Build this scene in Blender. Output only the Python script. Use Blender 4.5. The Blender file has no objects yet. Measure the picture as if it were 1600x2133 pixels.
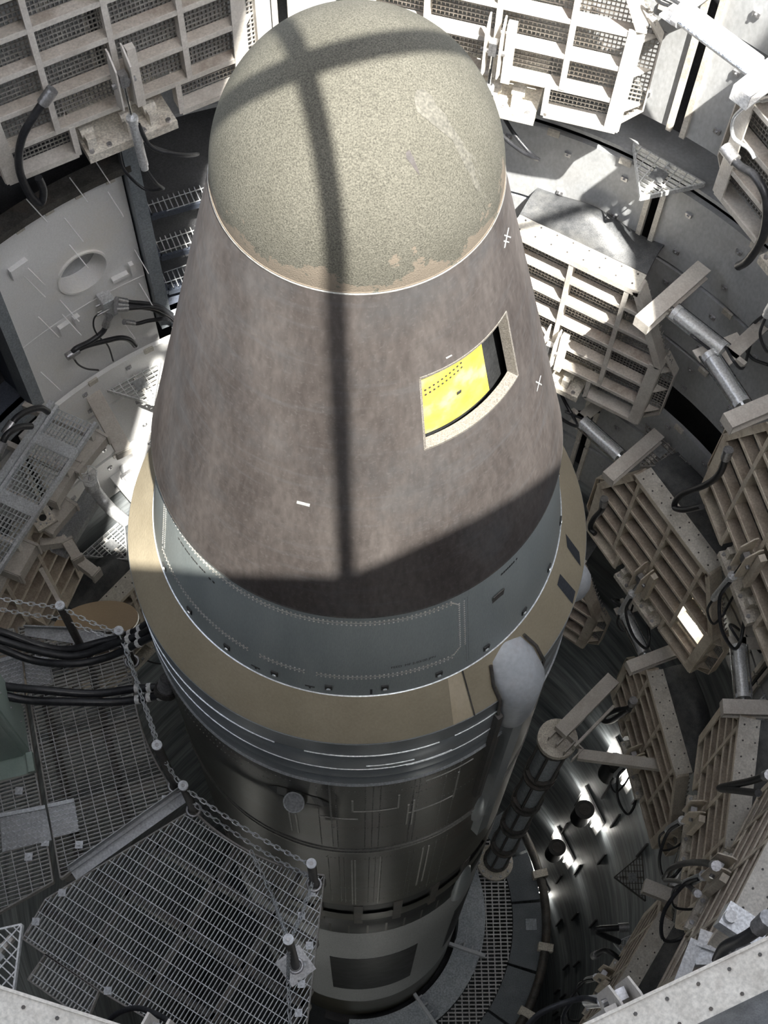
import bpy, math, random
from mathutils import Vector, Matrix
random.seed(11)
sc = bpy.context.scene
col = sc.collection
R = math.radians
# ------------------------------------------------------------------ camera
CAM = Vector((0.0, -4.0044, 8.4269)); PIT, ROLL, YAW, FPX = R(64.1628), R(2.14964), R(2.473533), 2914.47
fwd = Vector((math.sin(YAW)*math.cos(PIT), math.cos(YAW)*math.cos(PIT), -math.sin(PIT)))
rt0 = Vector((math.cos(YAW), -math.sin(YAW), 0)); up0 = rt0.cross(fwd)
rt = math.cos(ROLL)*rt0 + math.sin(ROLL)*up0
up = -math.sin(ROLL)*rt0 + math.cos(ROLL)*up0
cd = bpy.data.cameras.new('camera'); cam = bpy.data.objects.new('camera', cd); col.objects.link(cam)
cam.matrix_world = Matrix(((rt.x, up.x, -fwd.x, CAM.x), (rt.y, up.y, -fwd.y, CAM.y), (rt.z, up.z, -fwd.z, CAM.z), (0, 0, 0, 1)))
cd.sensor_fit = 'HORIZONTAL'; cd.sensor_width = 36.0; cd.lens = FPX*36.0/1600.0; cd.clip_start = 0.05; cd.clip_end = 200
sc.camera = cam
# ------------------------------------------------------------------ sky, sun, exposure
SUN = Vector((0.16, -0.425, 0.891)).normalized()
w = bpy.data.worlds.new('sky'); sc.world = w; w.use_nodes = True
nt = w.node_tree; nt.nodes.clear()
sky = nt.nodes.new('ShaderNodeTexSky'); sky.sky_type = 'NISHITA'; sky.sun_disc = False
sky.sun_elevation = math.asin(SUN.z); sky.sun_rotation = math.atan2(SUN.x, SUN.y)
sky.air_density = 1.0; sky.dust_density = 2.0; sky.ozone_density = 1.0
bg = nt.nodes.new('ShaderNodeBackground'); bg.inputs['Strength'].default_value = 0.44
wo = nt.nodes.new('ShaderNodeOutputWorld')
hs = nt.nodes.new('ShaderNodeHueSaturation'); hs.inputs['Saturation'].default_value = 0.35
nt.links.new(sky.outputs[0], hs.inputs['Color']); nt.links.new(hs.outputs[0], bg.inputs[0]); nt.links.new(bg.outputs[0], wo.inputs[0])
sl = bpy.data.lights.new('sun', 'SUN'); sl.energy = 12.5; sl.angle = R(0.53); sl.color = (1.0, 0.96, 0.88)
so = bpy.data.objects.new('sun', sl); col.objects.link(so); so.location = (2, -6, 16)
so.rotation_euler = SUN.to_track_quat('Z', 'Y').to_euler()
sc.view_settings.view_transform = 'Standard'; sc.view_settings.look = 'None'
sc.view_settings.exposure = 0.85; sc.view_settings.gamma = 1.0; sc.view_settings.use_curve_mapping = False

# ------------------------------------------------------------------ helpers
def ray(x, y):
    return (fwd + rt*((x-800)/FPX) - up*((y-1066.5)/FPX)).normalized()
def at_z(x, y, z):
    d = ray(x, y); return CAM + d*((z-CAM.z)/d.z)
def at_r(x, y, r):
    d = ray(x, y); a = d.x**2+d.y**2; b = 2*(CAM.x*d.x+CAM.y*d.y); c = CAM.x**2+CAM.y**2-r*r
    return CAM + d*((-b+math.sqrt(max(0, b*b-4*a*c)))/(2*a))
def at_plane(x, y, az, r0):
    a = R(az); n = Vector((math.cos(a), math.sin(a), 0)); d = ray(x, y)
    return CAM + d*((r0-n.dot(CAM))/n.dot(d))
def pol(r, az, z=0.0):
    return Vector((r*math.cos(R(az)), r*math.sin(R(az)), z))
def on_line(x, y, P):                     # height above plan point P seen at a pixel
    d = ray(x, y); h = Vector((P.x-CAM.x, P.y-CAM.y)); t = h.dot(Vector((d.x, d.y)))/(d.x**2+d.y**2)
    return (CAM + d*t).z

class MB:
    def __init__(s): s.v = []; s.f = []
    def add(s, vs, fs):
        o = len(s.v); s.v += [tuple(p) for p in vs]; s.f += [tuple(i+o for i in f) for f in fs]; return s
    def box(s, c, h, ax=None):
        c = Vector(c); X, Y, Z = ax if ax else (Vector((1, 0, 0)), Vector((0, 1, 0)), Vector((0, 0, 1)))
        X = X*h[0]; Y = Y*h[1]; Z = Z*h[2]
        vs = [c-X-Y-Z, c+X-Y-Z, c+X+Y-Z, c-X+Y-Z, c-X-Y+Z, c+X-Y+Z, c+X+Y+Z, c-X+Y+Z]
        return s.add(vs, [(0, 3, 2, 1), (4, 5, 6, 7), (0, 1, 5, 4), (1, 2, 6, 5), (2, 3, 7, 6), (3, 0, 4, 7)])
    def bb(s, x0, x1, y0, y1, z0, z1):
        return s.box(((x0+x1)/2, (y0+y1)/2, (z0+z1)/2), (abs(x1-x0)/2, abs(y1-y0)/2, abs(z1-z0)/2))
    def beam(s, p, q, wd, ht, upv=(0, 0, 1)):
        p = Vector(p); q = Vector(q); X = q-p; L = X.length
        if L < 1e-6: return s
        X.normalize(); U = Vector(upv); Y = U.cross(X)
        if Y.length < 1e-4: Y = Vector((0, 1, 0)).cross(X)
        Y.normalize(); Z = X.cross(Y)
        return s.box((p+q)/2, (L/2, wd/2, ht/2), (X, Y, Z))
    def tube(s, path, r, n=8, closed=False, caps=True):
        P = [Vector(p) for p in path]; m = len(P); rs = r if isinstance(r, (list, tuple)) else [r]*m
        vs = []; N = None
        for i in range(m):
            a = P[i-1] if (i > 0 or closed) else P[i]; b = P[(i+1) % m] if (i < m-1 or closed) else P[i]
            T = (b-a)
            if T.length < 1e-9: T = Vector((0, 0, 1))
            T.normalize()
            if N is None:
                N = T.cross(Vector((0, 0, 1)))
                if N.length < .05: N = T.cross(Vector((1, 0, 0)))
            N = N - T*N.dot(T)
            if N.length < 1e-6: N = T.orthogonal()
            N.normalize(); B = T.cross(N)
            for k in range(n):
                t = 2*math.pi*k/n; vs.append(P[i]+(N*math.cos(t)+B*math.sin(t))*rs[i])
        fs = []
        for i in range(m if closed else m-1):
            j = (i+1) % m
            for k in range(n):
                l = (k+1) % n; fs.append((i*n+k, j*n+k, j*n+l, i*n+l))
        if caps and not closed:
            fs.append(tuple(range(n))); fs.append(tuple((m-1)*n+k for k in reversed(range(n))))
        return s.add(vs, fs)
    def cyl(s, p, q, r, n=16): return s.tube([p, q], r, n)
    def lathe(s, prof, a0=0, a1=360, n=96):
        full = abs(a1-a0) >= 360; m = n if full else n+1; vs = []
        for (r, z) in prof:
            for k in range(m):
                t = R(a0+(a1-a0)*k/n); vs.append((r*math.cos(t), r*math.sin(t), z))
        fs = []
        for i in range(len(prof)-1):
            for k in range(n):
                l = (k+1) % m; fs.append((i*m+k, i*m+l, (i+1)*m+l, (i+1)*m+k))
        return s.add(vs, fs)
    def slab(s, poly, f0, f1):            # prism between two maps of a 2d outline
        n = len(poly); vs = [f0(*p) for p in poly]+[f1(*p) for p in poly]
        fs = [tuple(range(n)), tuple(reversed(range(n, 2*n)))]+[(i, n+i, n+(i+1) % n, (i+1) % n) for i in range(n)]
        return s.add(vs, fs)
    def obj(s, name, m, parent=None, smooth=None, kind=None, label=None):
        me = bpy.data.meshes.new(name); me.from_pydata(s.v, [], s.f)
        import bmesh
        bm = bmesh.new(); bm.from_mesh(me); bmesh.ops.recalc_face_normals(bm, faces=bm.faces)
        if smooth is not None:
            for f in bm.faces: f.smooth = True
            for e in bm.edges:
                if len(e.link_faces) == 2: e.smooth = e.calc_face_angle(0) < R(smooth)
        bm.to_mesh(me); bm.free(); me.materials.append(m)
        o = bpy.data.objects.new(name, me); col.objects.link(o)
        if parent is not None: o.parent = parent
        if kind: o['kind'] = kind
        if label: o['label'] = label
        return o
def tag(o, label, cat, group=None):
    o['label'] = label; o['category'] = cat
    if group: o['group'] = group
    return o
def thing(name, label, cat, loc=(0, 0, 0), rz=0, group=None):
    o = bpy.data.objects.new(name, None); col.objects.link(o); o.empty_display_size = .2
    o.location = loc; o.rotation_euler = (0, 0, rz); return tag(o, label, cat, group)
def dup(root, loc, rz, label, group=None):
    def cp(o, par):
        c = o.copy(); col.objects.link(c)
        if par is not None: c.parent = par
        for ch in o.children: cp(ch, c)
        return c
    r = cp(root, None); r.location = loc; r.rotation_euler = (0, 0, rz); r['label'] = label
    if group: r['group'] = group
    return r
def spline(pts, n=8):
    P = [Vector(p) for p in pts]; P = [P[0]*2-P[1]]+P+[P[-1]*2-P[-2]]; out = []
    for i in range(1, len(P)-2):
        for k in range(n):
            t = k/n; a, b, c, d = P[i-1:i+3]
            out.append(.5*((2*b)+(c-a)*t+(2*a-5*b+4*c-d)*t*t+(3*b-a-3*c+d)*t**3))
    out.append(P[-2]); return out

# ------------------------------------------------------------------ materials
ALBEDO = {'speckled_nose_ablative': .70, 'brown_wrapped_composite': .86, 'pale_run_stain': .50, 'dark_scar': .85, 'dark_olive_tank_alloy': .9, 'streaked_duct_wall': 1.1, 'light_grey_band_paint': 1.1, 'black_band_paint': .8, 'black_ink': 1, 'hose_rubber': .9, 'honeycomb_edge': .5, 'yellow_primer_panel': .85, 'white_tape': .9, 'dark_wall_backing': 1, 'dark_patch_paint': 1}
def mat(name, c1, c2, scale=6, rough=.6, metal=0.0, stretch=(1, 1, 1), fine=0.25, fscale=60, dirt=None, damt=.5, dscale=3, bump=.15, rvar=.12, spec=.5):
    g = ALBEDO.get(name, 1.26)              # overall reflectance trim of the recipes below
    c1, c2, dirt = [None if c is None else tuple(min(.84, x*g) for x in c) for c in (c1, c2, dirt)]
    m = bpy.data.materials.new(name); m.use_nodes = True; t = m.node_tree; N = t.nodes; L = t.links
    b = N['Principled BSDF']; tc = N.new('ShaderNodeTexCoord'); mp = N.new('ShaderNodeMapping'); mp.inputs['Scale'].default_value = stretch
    L.new(tc.outputs['Object'], mp.inputs[0])
    n1 = N.new('ShaderNodeTexNoise'); n1.inputs['Scale'].default_value = scale; n1.inputs['Detail'].default_value = 6; n1.inputs['Roughness'].default_value = .6
    L.new(mp.outputs[0], n1.inputs['Vector'])
    cr = N.new('ShaderNodeValToRGB'); cr.color_ramp.elements[0].position = .32; cr.color_ramp.elements[1].position = .68
    cr.color_ramp.elements[0].color = (*c1, 1); cr.color_ramp.elements[1].color = (*c2, 1); L.new(n1.outputs[0], cr.inputs[0])
    n2 = N.new('ShaderNodeTexNoise'); n2.inputs['Scale'].default_value = fscale; n2.inputs['Detail'].default_value = 4; L.new(mp.outputs[0], n2.inputs['Vector'])
    mr = N.new('ShaderNodeMapRange'); mr.inputs[1].default_value = .3; mr.inputs[2].default_value = .7; mr.inputs[3].default_value = 1-fine; mr.inputs[4].default_value = 1+fine
    L.new(n2.outputs[0], mr.inputs[0])
    mx = N.new('ShaderNodeMix'); mx.data_type = 'RGBA'; mx.blend_type = 'MULTIPLY'; mx.inputs[0].default_value = 1
    L.new(cr.outputs[0], mx.inputs[6]); L.new(mr.outputs[0], mx.inputs[7]); out = mx.outputs[2]
    if dirt:
        n3 = N.new('ShaderNodeTexNoise'); n3.inputs['Scale'].default_value = dscale; n3.inputs['Detail'].default_value = 8; n3.inputs['Roughness'].default_value = .7
        L.new(tc.outputs['Object'], n3.inputs['Vector'])
        r3 = N.new('ShaderNodeMapRange'); r3.inputs[1].default_value = .5; r3.inputs[2].default_value = .72; r3.inputs[4].default_value = damt; L.new(n3.outputs[0], r3.inputs[0])
        m3 = N.new('ShaderNodeMix'); m3.data_type = 'RGBA'; L.new(r3.outputs[0], m3.inputs[0]); L.new(out, m3.inputs[6]); m3.inputs[7].default_value = (*dirt, 1); out = m3.outputs[2]
    L.new(out, b.inputs['Base Color']); b.inputs['Metallic'].default_value = metal
    if 'Specular IOR Level' in b.inputs: b.inputs['Specular IOR Level'].default_value = spec
    rr = N.new('ShaderNodeMapRange'); rr.inputs[3].default_value = max(.02, rough-rvar); rr.inputs[4].default_value = min(1, rough+rvar); L.new(n1.outputs[0], rr.inputs[0]); L.new(rr.outputs[0], b.inputs['Roughness'])
    if bump:
        bp = N.new('ShaderNodeBump'); bp.inputs['Strength'].default_value = bump; bp.inputs['Distance'].default_value = .01; L.new(n2.outputs[0], bp.inputs['Height']); L.new(bp.outputs[0], b.inputs['Normal'])
    m['out'] = 1
    return m
def graft(m, fn):                          # let a recipe add nodes on top of the base colour
    t = m.node_tree; b = t.nodes['Principled BSDF']; src = b.inputs['Base Color'].links[0].from_socket
    t.links.new(fn(t, t.nodes, t.links, src), b.inputs['Base Color'])
def emit(name, c, s):
    m = bpy.data.materials.new(name); m.use_nodes = True; b = m.node_tree.nodes['Principled BSDF']
    b.inputs['Base Color'].default_value = (*c, 1); b.inputs['Emission Color'].default_value = (*c, 1); b.inputs['Emission Strength'].default_value = s; return m
M = {}
M['beam'] = mat('platform_paint', (.40, .375, .34), (.50, .475, .44), 4, .62, 0, fine=.12, dirt=(.24, .20, .17), damt=.6, dscale=2.2)
M['beam2'] = mat('browned_platform_paint', (.46, .41, .335), (.58, .525, .44), 4, .62, 0, fine=.15, dirt=(.18, .12, .08), damt=.8, dscale=2.2)
M['web2'] = mat('browned_web_paint', (.30, .255, .205), (.43, .37, .305), 4, .7, 0, fine=.18, dirt=(.13, .085, .06), damt=.8, dscale=2.6)
M['web'] = mat('dusty_web_paint', (.34, .305, .265), (.45, .41, .365), 4, .7, 0, fine=.18, dirt=(.17, .115, .08), damt=.75, dscale=2.6)
M['tip'] = mat('tip_plate_paint', (.43, .405, .36), (.54, .515, .465), 6, .6, 0, fine=.18, dirt=(.28, .24, .20), damt=.7, dscale=4)
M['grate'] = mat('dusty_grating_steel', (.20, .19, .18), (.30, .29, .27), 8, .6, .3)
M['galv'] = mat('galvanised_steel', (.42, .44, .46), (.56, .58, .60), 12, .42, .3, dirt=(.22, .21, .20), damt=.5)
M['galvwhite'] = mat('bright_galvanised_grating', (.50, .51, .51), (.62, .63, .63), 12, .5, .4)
M['rubber'] = mat('black_rubber', (.035, .037, .04), (.07, .072, .075), 14, .5, 0, fine=.3, fscale=120, dirt=(.14, .14, .135), damt=.5, dscale=3)
M['hose'] = mat('hose_rubber', (.016, .017, .02), (.035, .036, .04), 20, .38, 0)
M['wall'] = mat('grey_acoustic_panel', (.30, .31, .32), (.40, .41, .42), 1.6, .55, .15, stretch=(1, 1, .5), fine=.1, fscale=40, dirt=(.22, .21, .20), damt=.6, dscale=1.4)
M['backing'] = mat('dark_wall_backing', (.04, .042, .046), (.08, .08, .085), 2, .8)
M['deep'] = mat('streaked_duct_wall', (.075, .09, .10), (.31, .335, .35), 4.5, .55, .1, stretch=(.12, .12, 1.0), fine=.3, fscale=12, dirt=(.21, .185, .15), damt=.35, dscale=.9, bump=.5)
M['cream'] = mat('cream_wall_paint', (.74, .72, .68), (.80, .78, .74), 2, .7, 0, fine=.05, dirt=(.66, .60, .50), damt=.35, dscale=1)
M['blue'] = mat('dark_blue_steel', (.045, .055, .075), (.075, .085, .11), 3, .5, .2)
M['jamb'] = mat('grey_blue_jamb_paint', (.15, .17, .19), (.21, .23, .25), 3, .55, .1)
M['steel'] = mat('worn_steel', (.30, .30, .31), (.45, .45, .46), 10, .38, .8, dirt=(.12, .10, .08), damt=.6)
M['chrome'] = mat('polished_rod', (.6, .62, .65), (.72, .74, .76), 5, .18, 1)
M['cylgrey'] = mat('hydraulic_cylinder_paint', (.48, .49, .50), (.60, .61, .62), 6, .35, .5, dirt=(.2, .18, .15), damt=.5)
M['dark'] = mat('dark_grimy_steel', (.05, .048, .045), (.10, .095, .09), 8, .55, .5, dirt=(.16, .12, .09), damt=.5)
M['cast'] = mat('dusty_casting', (.42, .39, .34), (.56, .53, .47), 9, .75, 0, fine=.3, dirt=(.16, .11, .08), damt=.6, dscale=6)
M['green'] = mat('pale_green_cabinet_paint', (.25, .32, .29), (.30, .37, .33), 5, .45, 0, fine=.06)
M['white'] = mat('white_paint', (.74, .74, .72), (.82, .82, .80), 6, .6, 0, dirt=(.5, .48, .42), damt=.4)
M['concrete'] = mat('silo_concrete', (.38, .37, .35), (.50, .49, .46), 3, .85, 0, bump=.4)
M['brownplate'] = mat('tan_cover_plate', (.23, .165, .10), (.27, .20, .125), 2, .5, 0, fine=.05)
M['edge'] = mat('bare_edge_metal', (.65, .62, .55), (.75, .72, .66), 8, .35, .7)
M['ink'] = mat('black_ink', (.012, .012, .012), (.02, .02, .02), 5, .6, bump=0)
M['tape'] = mat('white_tape', (.26, .27, .27), (.32, .33, .33), 50, .6, bump=0)
M['plate'] = mat('checker_plate', (.28, .29, .30), (.36, .37, .38), 9, .42, .7, dirt=(.18, .17, .16), damt=.5)
M['floorplate'] = mat('dark_floor_plate', (.10, .115, .13), (.15, .165, .18), 4, .6, .3)
M['ring'] = mat('dusty_thrust_ring_paint', (.27, .30, .33), (.36, .39, .42), 7, .6, .2, fine=.3, fscale=40)
# missile skins
M['nose'] = mat('speckled_nose_ablative', (.092, .089, .073), (.120, .116, .097), 2.2, .8, 0, fine=.45, fscale=150, bump=.35, spec=.15)
M['rv'] = mat('brown_wrapped_composite', (.095, .082, .077), (.155, .138, .13), 2.4, .66, .75, stretch=(1.3, 1.3, .35), fine=.16, fscale=26, dirt=(.13, .14, .15), damt=.55, dscale=1.4, bump=.05, rvar=.08, spec=.3)
M['skirt'] = mat('blue_grey_skirt_paint', (.20, .225, .225), (.25, .275, .27), 2, .42, .25, stretch=(2, 2, .4), fine=.06)
M['tan'] = mat('tan_primer', (.235, .203, .145), (.275, .24, .175), 3, .45, .15, fine=.06, dirt=(.28, .24, .17), damt=.35)
M['band'] = mat('grey_alloy_band', (.20, .225, .24), (.27, .295, .31), 3, .38, .4, stretch=(.6, .6, 3), fine=.1, dirt=(.16, .16, .15), damt=.4)
M['tank'] = mat('dark_olive_tank_alloy', (.075, .075, .06), (.11, .105, .085), 2.4, .4, .2, fine=.15, dirt=(.115, .08, .062), damt=.6, dscale=1.7)
M['tanhighlight'] = mat('painted_tan_highlight', (.36, .30, .20), (.44, .38, .28), 5, .35, .2, stretch=(1, 1, .3), fine=.05)  # lighter, glossier tan that paints a soft highlight
M['line'] = mat('bright_bare_seam', (.42, .45, .46), (.55, .57, .58), 5, .35, .6)
M['dimline'] = mat('dull_bare_seam', (.27, .27, .25), (.36, .35, .33), 5, .45, .5)
M['grey'] = mat('light_grey_band_paint', (.30, .31, .315), (.35, .36, .365), 3, .5, .1)
M['black'] = mat('black_band_paint', (.022, .023, .024), (.035, .036, .037), 4, .45)
M['fair'] = mat('pale_fairing_alloy', (.34, .36, .38), (.44, .46, .48), 5, .5, .3, fine=.08, fscale=30, dirt=(.22, .19, .19), damt=.5, dscale=5)
M['yellow'] = mat('yellow_primer_panel', (.46, .385, .03), (.54, .49, .085), 6, .55, 0, fine=.08, dirt=(.42, .27, .10), damt=.75, dscale=7)
M['honey'] = mat('honeycomb_edge', (.20, .18, .155), (.27, .25, .225), 60, .7, 0, fine=.4, fscale=150)
M['lamp'] = emit('lamp_tube', (1.0, .97, .90), 14.0)
M['navy'] = mat('dark_patch_paint', (.03, .034, .042), (.045, .05, .06), 4, .5, .1)
def flakes(t, N, L, src):                  # bare patches above the nose cap's rim, speckle and stains
    tc = N.new('ShaderNodeTexCoord'); sx = N.new('ShaderNodeSeparateXYZ'); L.new(tc.outputs['Object'], sx.inputs[0])
    n = N.new('ShaderNodeTexNoise'); n.inputs['Scale'].default_value = 5.5; n.inputs['Detail'].default_value = 9; n.inputs['Roughness'].default_value = .68; L.new(tc.outputs['Object'], n.inputs['Vector'])
    h = N.new('ShaderNodeMapRange'); h.inputs[1].default_value = 3.60; h.inputs[2].default_value = 3.90; h.inputs[3].default_value = .13; h.inputs[4].default_value = -.2; L.new(sx.outputs[2], h.inputs[0])
    a = N.new('ShaderNodeMath'); L.new(n.outputs[0], a.inputs[0]); L.new(h.outputs[0], a.inputs[1])
    g = N.new('ShaderNodeMath'); g.operation = 'GREATER_THAN'; g.inputs[1].default_value = .55; L.new(a.outputs[0], g.inputs[0])
    m = N.new('ShaderNodeMix'); m.data_type = 'RGBA'; L.new(g.outputs[0], m.inputs[0]); L.new(src, m.inputs[6]); m.inputs[7].default_value = (.118, .1, .08, 1)
    v = N.new('ShaderNodeTexVoronoi'); v.inputs['Scale'].default_value = 130; L.new(tc.outputs['Object'], v.inputs['Vector'])
    vr = N.new('ShaderNodeMapRange'); vr.inputs[1].default_value = .1; vr.inputs[2].default_value = .35; vr.inputs[3].default_value = .68; vr.inputs[4].default_value = 1.06; L.new(v.outputs[0], vr.inputs[0])
    k = N.new('ShaderNodeMix'); k.data_type = 'RGBA'; k.blend_type = 'MULTIPLY'; k.inputs[0].default_value = .6; L.new(m.outputs[2], k.inputs[6]); L.new(vr.outputs[0], k.inputs[7])
    return k.outputs[2]
graft(M['nose'], flakes)
def stains(t, N, L, src):                  # brown and pale water stains creeping over the yellow primer
    tc = N.new('ShaderNodeTexCoord'); out = src
    for sc_, lo, hi, c, a in ((6, .54, .64, (.36, .33, .17), .7), (11, .54, .64, (.26, .15, .045), .75)):
        n = N.new('ShaderNodeTexNoise'); n.inputs['Scale'].default_value = sc_; n.inputs['Detail'].default_value = 7; L.new(tc.outputs['Object'], n.inputs['Vector'])
        r = N.new('ShaderNodeMapRange'); r.inputs[1].default_value = lo; r.inputs[2].default_value = hi; r.inputs[4].default_value = a; L.new(n.outputs[0], r.inputs[0])
        m = N.new('ShaderNodeMix'); m.data_type = 'RGBA'; L.new(r.outputs[0], m.inputs[0]); L.new(out, m.inputs[6]); m.inputs[7].default_value = (*c, 1); out = m.outputs[2]
    return out
graft(M['yellow'], stains)
def scratches(t, N, L, src):
    tc = N.new('ShaderNodeTexCoord'); out = src
    for i, (rot, sc_, c, amt) in enumerate((((.2, .5, .3), (60, 3, 60), (.20, .19, .185), .35), ((0, 0, 0), (40, 40, 1.2), (.16, .145, .138), .3), ((0, 0, 0), (2, 2, 22), (.14, .143, .15), .4))):
        mp = N.new('ShaderNodeMapping'); mp.inputs['Rotation'].default_value = rot; mp.inputs['Scale'].default_value = sc_; L.new(tc.outputs['Object'], mp.inputs[0])
        n = N.new('ShaderNodeTexNoise'); n.inputs['Scale'].default_value = 1.0; n.inputs['Detail'].default_value = 3; L.new(mp.outputs[0], n.inputs['Vector'])
        r = N.new('ShaderNodeMapRange'); r.inputs[1].default_value = .56; r.inputs[2].default_value = .80; r.inputs[4].default_value = amt; L.new(n.outputs[0], r.inputs[0])
        m = N.new('ShaderNodeMix'); m.data_type = 'RGBA'; L.new(r.outputs[0], m.inputs[0]); L.new(out, m.inputs[6]); m.inputs[7].default_value = (*c, 1); out = m.outputs[2]
    return out
graft(M['rv'], scratches)

# ------------------------------------------------------------------ roof, duct wall
def struct(o): o['kind'] = 'structure'; return o
ZR = 8.8
roof = MB()  # unseen roof, outline shaped to cast the sun and shade edges
roof.slab([(-6, -14), (0, -14), (-.2, -4.6), (.6, -.3), (.75, .6), (-6, .6)], lambda x, y: (x, y, ZR), lambda x, y: (x, y, ZR+.15))
roof.bb(4.1, 9.5, -14, .3, ZR, ZR+.15)
roof.slab([(0, -14), (4.1, -14), (4.1, -3.05), (1.25, -4.58), (-.2, -4.58), (-.2, -6)], lambda x, y: (x, y, ZR), lambda x, y: (x, y, ZR+.15))
roof.bb(-6, 9.5, .9, 6, ZR, ZR+.15)  # far slab added to cut the sky light from overhead
ceil = struct(roof.obj('ceiling_light_block', M['dark']))
for nm, a, b in (('mullion', (-.25, .9), (1.25, -4.6)), ('mullion', (-.1, -2.47), (4.2, -1.15))):
    MB().beam((*a, ZR+.06), (*b, ZR+.06), .085, .1).obj(nm, M['dark'], ceil)
for x, y in ((-5.8, -13.8), (-5.8, .4), (9.3, -13.8), (9.3, .1)):
    MB().bb(x-.1, x+.1, y-.1, y+.1, 3.2, ZR).obj('roof_post', M['dark'], ceil)
MB().lathe([(4.5, 2.6), (4.5, 3.2), (16, 3.2), (16, 3.1), (4.6, 3.1), (4.6, 2.5)], n=64).obj('trim_1', M['concrete'])['kind'] = 'structure'
MB().bb(-9, 12, -7.2, -7, 3.2, ZR).obj('wall_sky_block', M['concrete'])['kind'] = 'structure'  # unseen wall added to block sky light from behind the camera
wall = struct(MB().lathe([(4.46, 3.1), (4.46, -5.7)], n=96).obj('wall_upper', M['backing'], smooth=40))
deepw = struct(MB().lathe([(4.22, -5.6), (4.22, -31)], n=120).obj('wall_lower', M['deep'], smooth=40))
MB().lathe([(4.07, -.34), (4.46, -.34), (4.46, -.38), (4.07, -.38), (4.07, -.34)], -85, 117, 80).obj('ledge', M['wall'], wall)
MB().lathe([(4.22, -5.6), (4.46, -5.6)], n=96).obj('ledge', M['deep'], deepw)
struct(MB().lathe([(0.01, -31), (4.3, -31)], n=48).obj('floor', M['floorplate']))
BANDS = [(1.24, 2.45), (.12, 1.19), (-1.32, -.45), (-2.24, -1.37), (-2.85, -2.29), (-3.9, -3.35), (-4.8, -3.95), (-5.6, -4.85)]
def panel(a0, a1, z0, z1, mk='wall'):
    b = MB(); n = max(2, int((a1-a0)/3)); pr = [(4.05, z0), (4.05, z1), (4.1, z1), (4.1, z0), (4.05, z0)]
    b.lathe(pr, a0, a1, n)
    p = b.obj('acoustic_panel', M[mk], wall, smooth=30)
    c = MB(); m = int((a1-a0)/7)
    for r_ in (.22, .78):
        for k in range(m):
            a = a0+(k+.5)*(a1-a0)/m; n_ = pol(1, a); t = pol(1, a+90)
            q = pol(4.04, a, z0+(z1-z0)*r_); c.box(q, (.028, .008, .022), (t, n_, Vector((0, 0, 1)))); c.box(q-n_*.012, (.008, .008, .008), (t, n_, Vector((0, 0, 1))))
    if m and z1-z0 > .5: c.obj('clip', M['steel'], p, kind='stuff')
    h = MB()
    for k in range(max(1, int((a1-a0)/9))):
        a = a0+4+k*9; n_ = pol(1, a); t = pol(1, a+90); h.box(pol(4.035, a, z1+.005), (.05, .012, .03), (t, n_, Vector((0, 0, 1))))
    h.obj('hanger', M['tip'], p, kind='stuff')
    for a in (a0+.15, a1-.15):
        n_ = pol(1, a); t = pol(1, a+90)
        MB().box(pol(4.035, a, (z0+z1)/2), (.022, .02, (z1-z0)/2), (t, n_, Vector((0, 0, 1)))).obj('edge_strip', M['tip'], p)
for (z0, z1) in BANDS:
    for a0 in (-82, -37, 8, 53):
        panel(a0+.7, a0+44.3, z0, z1)
    if z0 > 0 or z1 < -3.3:
        panel(98.7, 117.3, z0, z1) if z0 > 0 else panel(98.7, 142.3, z0, z1, 'cream')
    if z1 < -3.3: panel(143.7, 187.3, z0, z1)
    if z0 > 0: panel(118.7, 142.3, z0, z1)
# thin rods standing out of the lower wall
for k, (a, z) in enumerate([(22, -13.2), (16, -13.4), (13, -15.2), (17, -17.5), (9, -19), (12, -21), (3, -17.2), (-2, -19.5), (0, -21), (-4, -22.5), (-7, -21.5), (-10, -22.5), (-12, -22), (27, -15), (26.5, -17), (6, -12.2), (15, -11.6), (20, -19.4)]):
    n_ = pol(1, a); q = pol(4.22, a, z); MB().box(q-n_*.02, (.012, .02, .42), (pol(1, a+90), n_, Vector((0, 0, 1)))).obj('anchor_rod', M['backing'], deepw)
# wall lamps, one above the other down the lower wall
LAB = ['topmost', 'second', 'third', 'lowest']
for k, (a, z) in enumerate([(22.0, -11.6), (22.6, -14.5), (23.9, -17.7), (25.2, -21.2)]):
    t = thing('wall_lamp', 'dark round wall lamp with white lit ends, %s of the column on the streaked wall' % LAB[k], 'lamp', pol(4.2, a, z), R(a-90), 'lamps down the lower wall')
    MB().bb(-.34, .34, -.03, .0, -.5, .35).obj('back_plate', M['white'], t)
    b = MB(); b.cyl((0, -.19, -.3), (0, -.19, .3), .16, 20); sh = b.obj('shade', M['black'], t, smooth=40)
    MB().cyl((0, -.19, .3), (0, -.19, .315), .1, 16).obj('cap_disc', M['dark'], sh, smooth=40)
    MB().bb(-.03, .03, -.06, -.03, -.05, .05).obj('bracket', M['dark'], t)
    for s in (-1, 1): MB().cyl((s*.2, -.07, -.3), (s*.2, -.07, .2), .018, 8).obj('lamp_tube', M['lamp'], t)
    ld = bpy.data.lights.new('lamp_glow', 'POINT'); ld.energy = 2.2; ld.shadow_soft_size = .05; ld.color = (1, .96, .88)
    lo = bpy.data.objects.new('lamp_glow', ld); col.objects.link(lo); lo.parent = t; lo.location = (.36, -.12, 0)
    l2 = lo.copy(); col.objects.link(l2); l2.location = (-.36, -.12, -.1)
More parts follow.
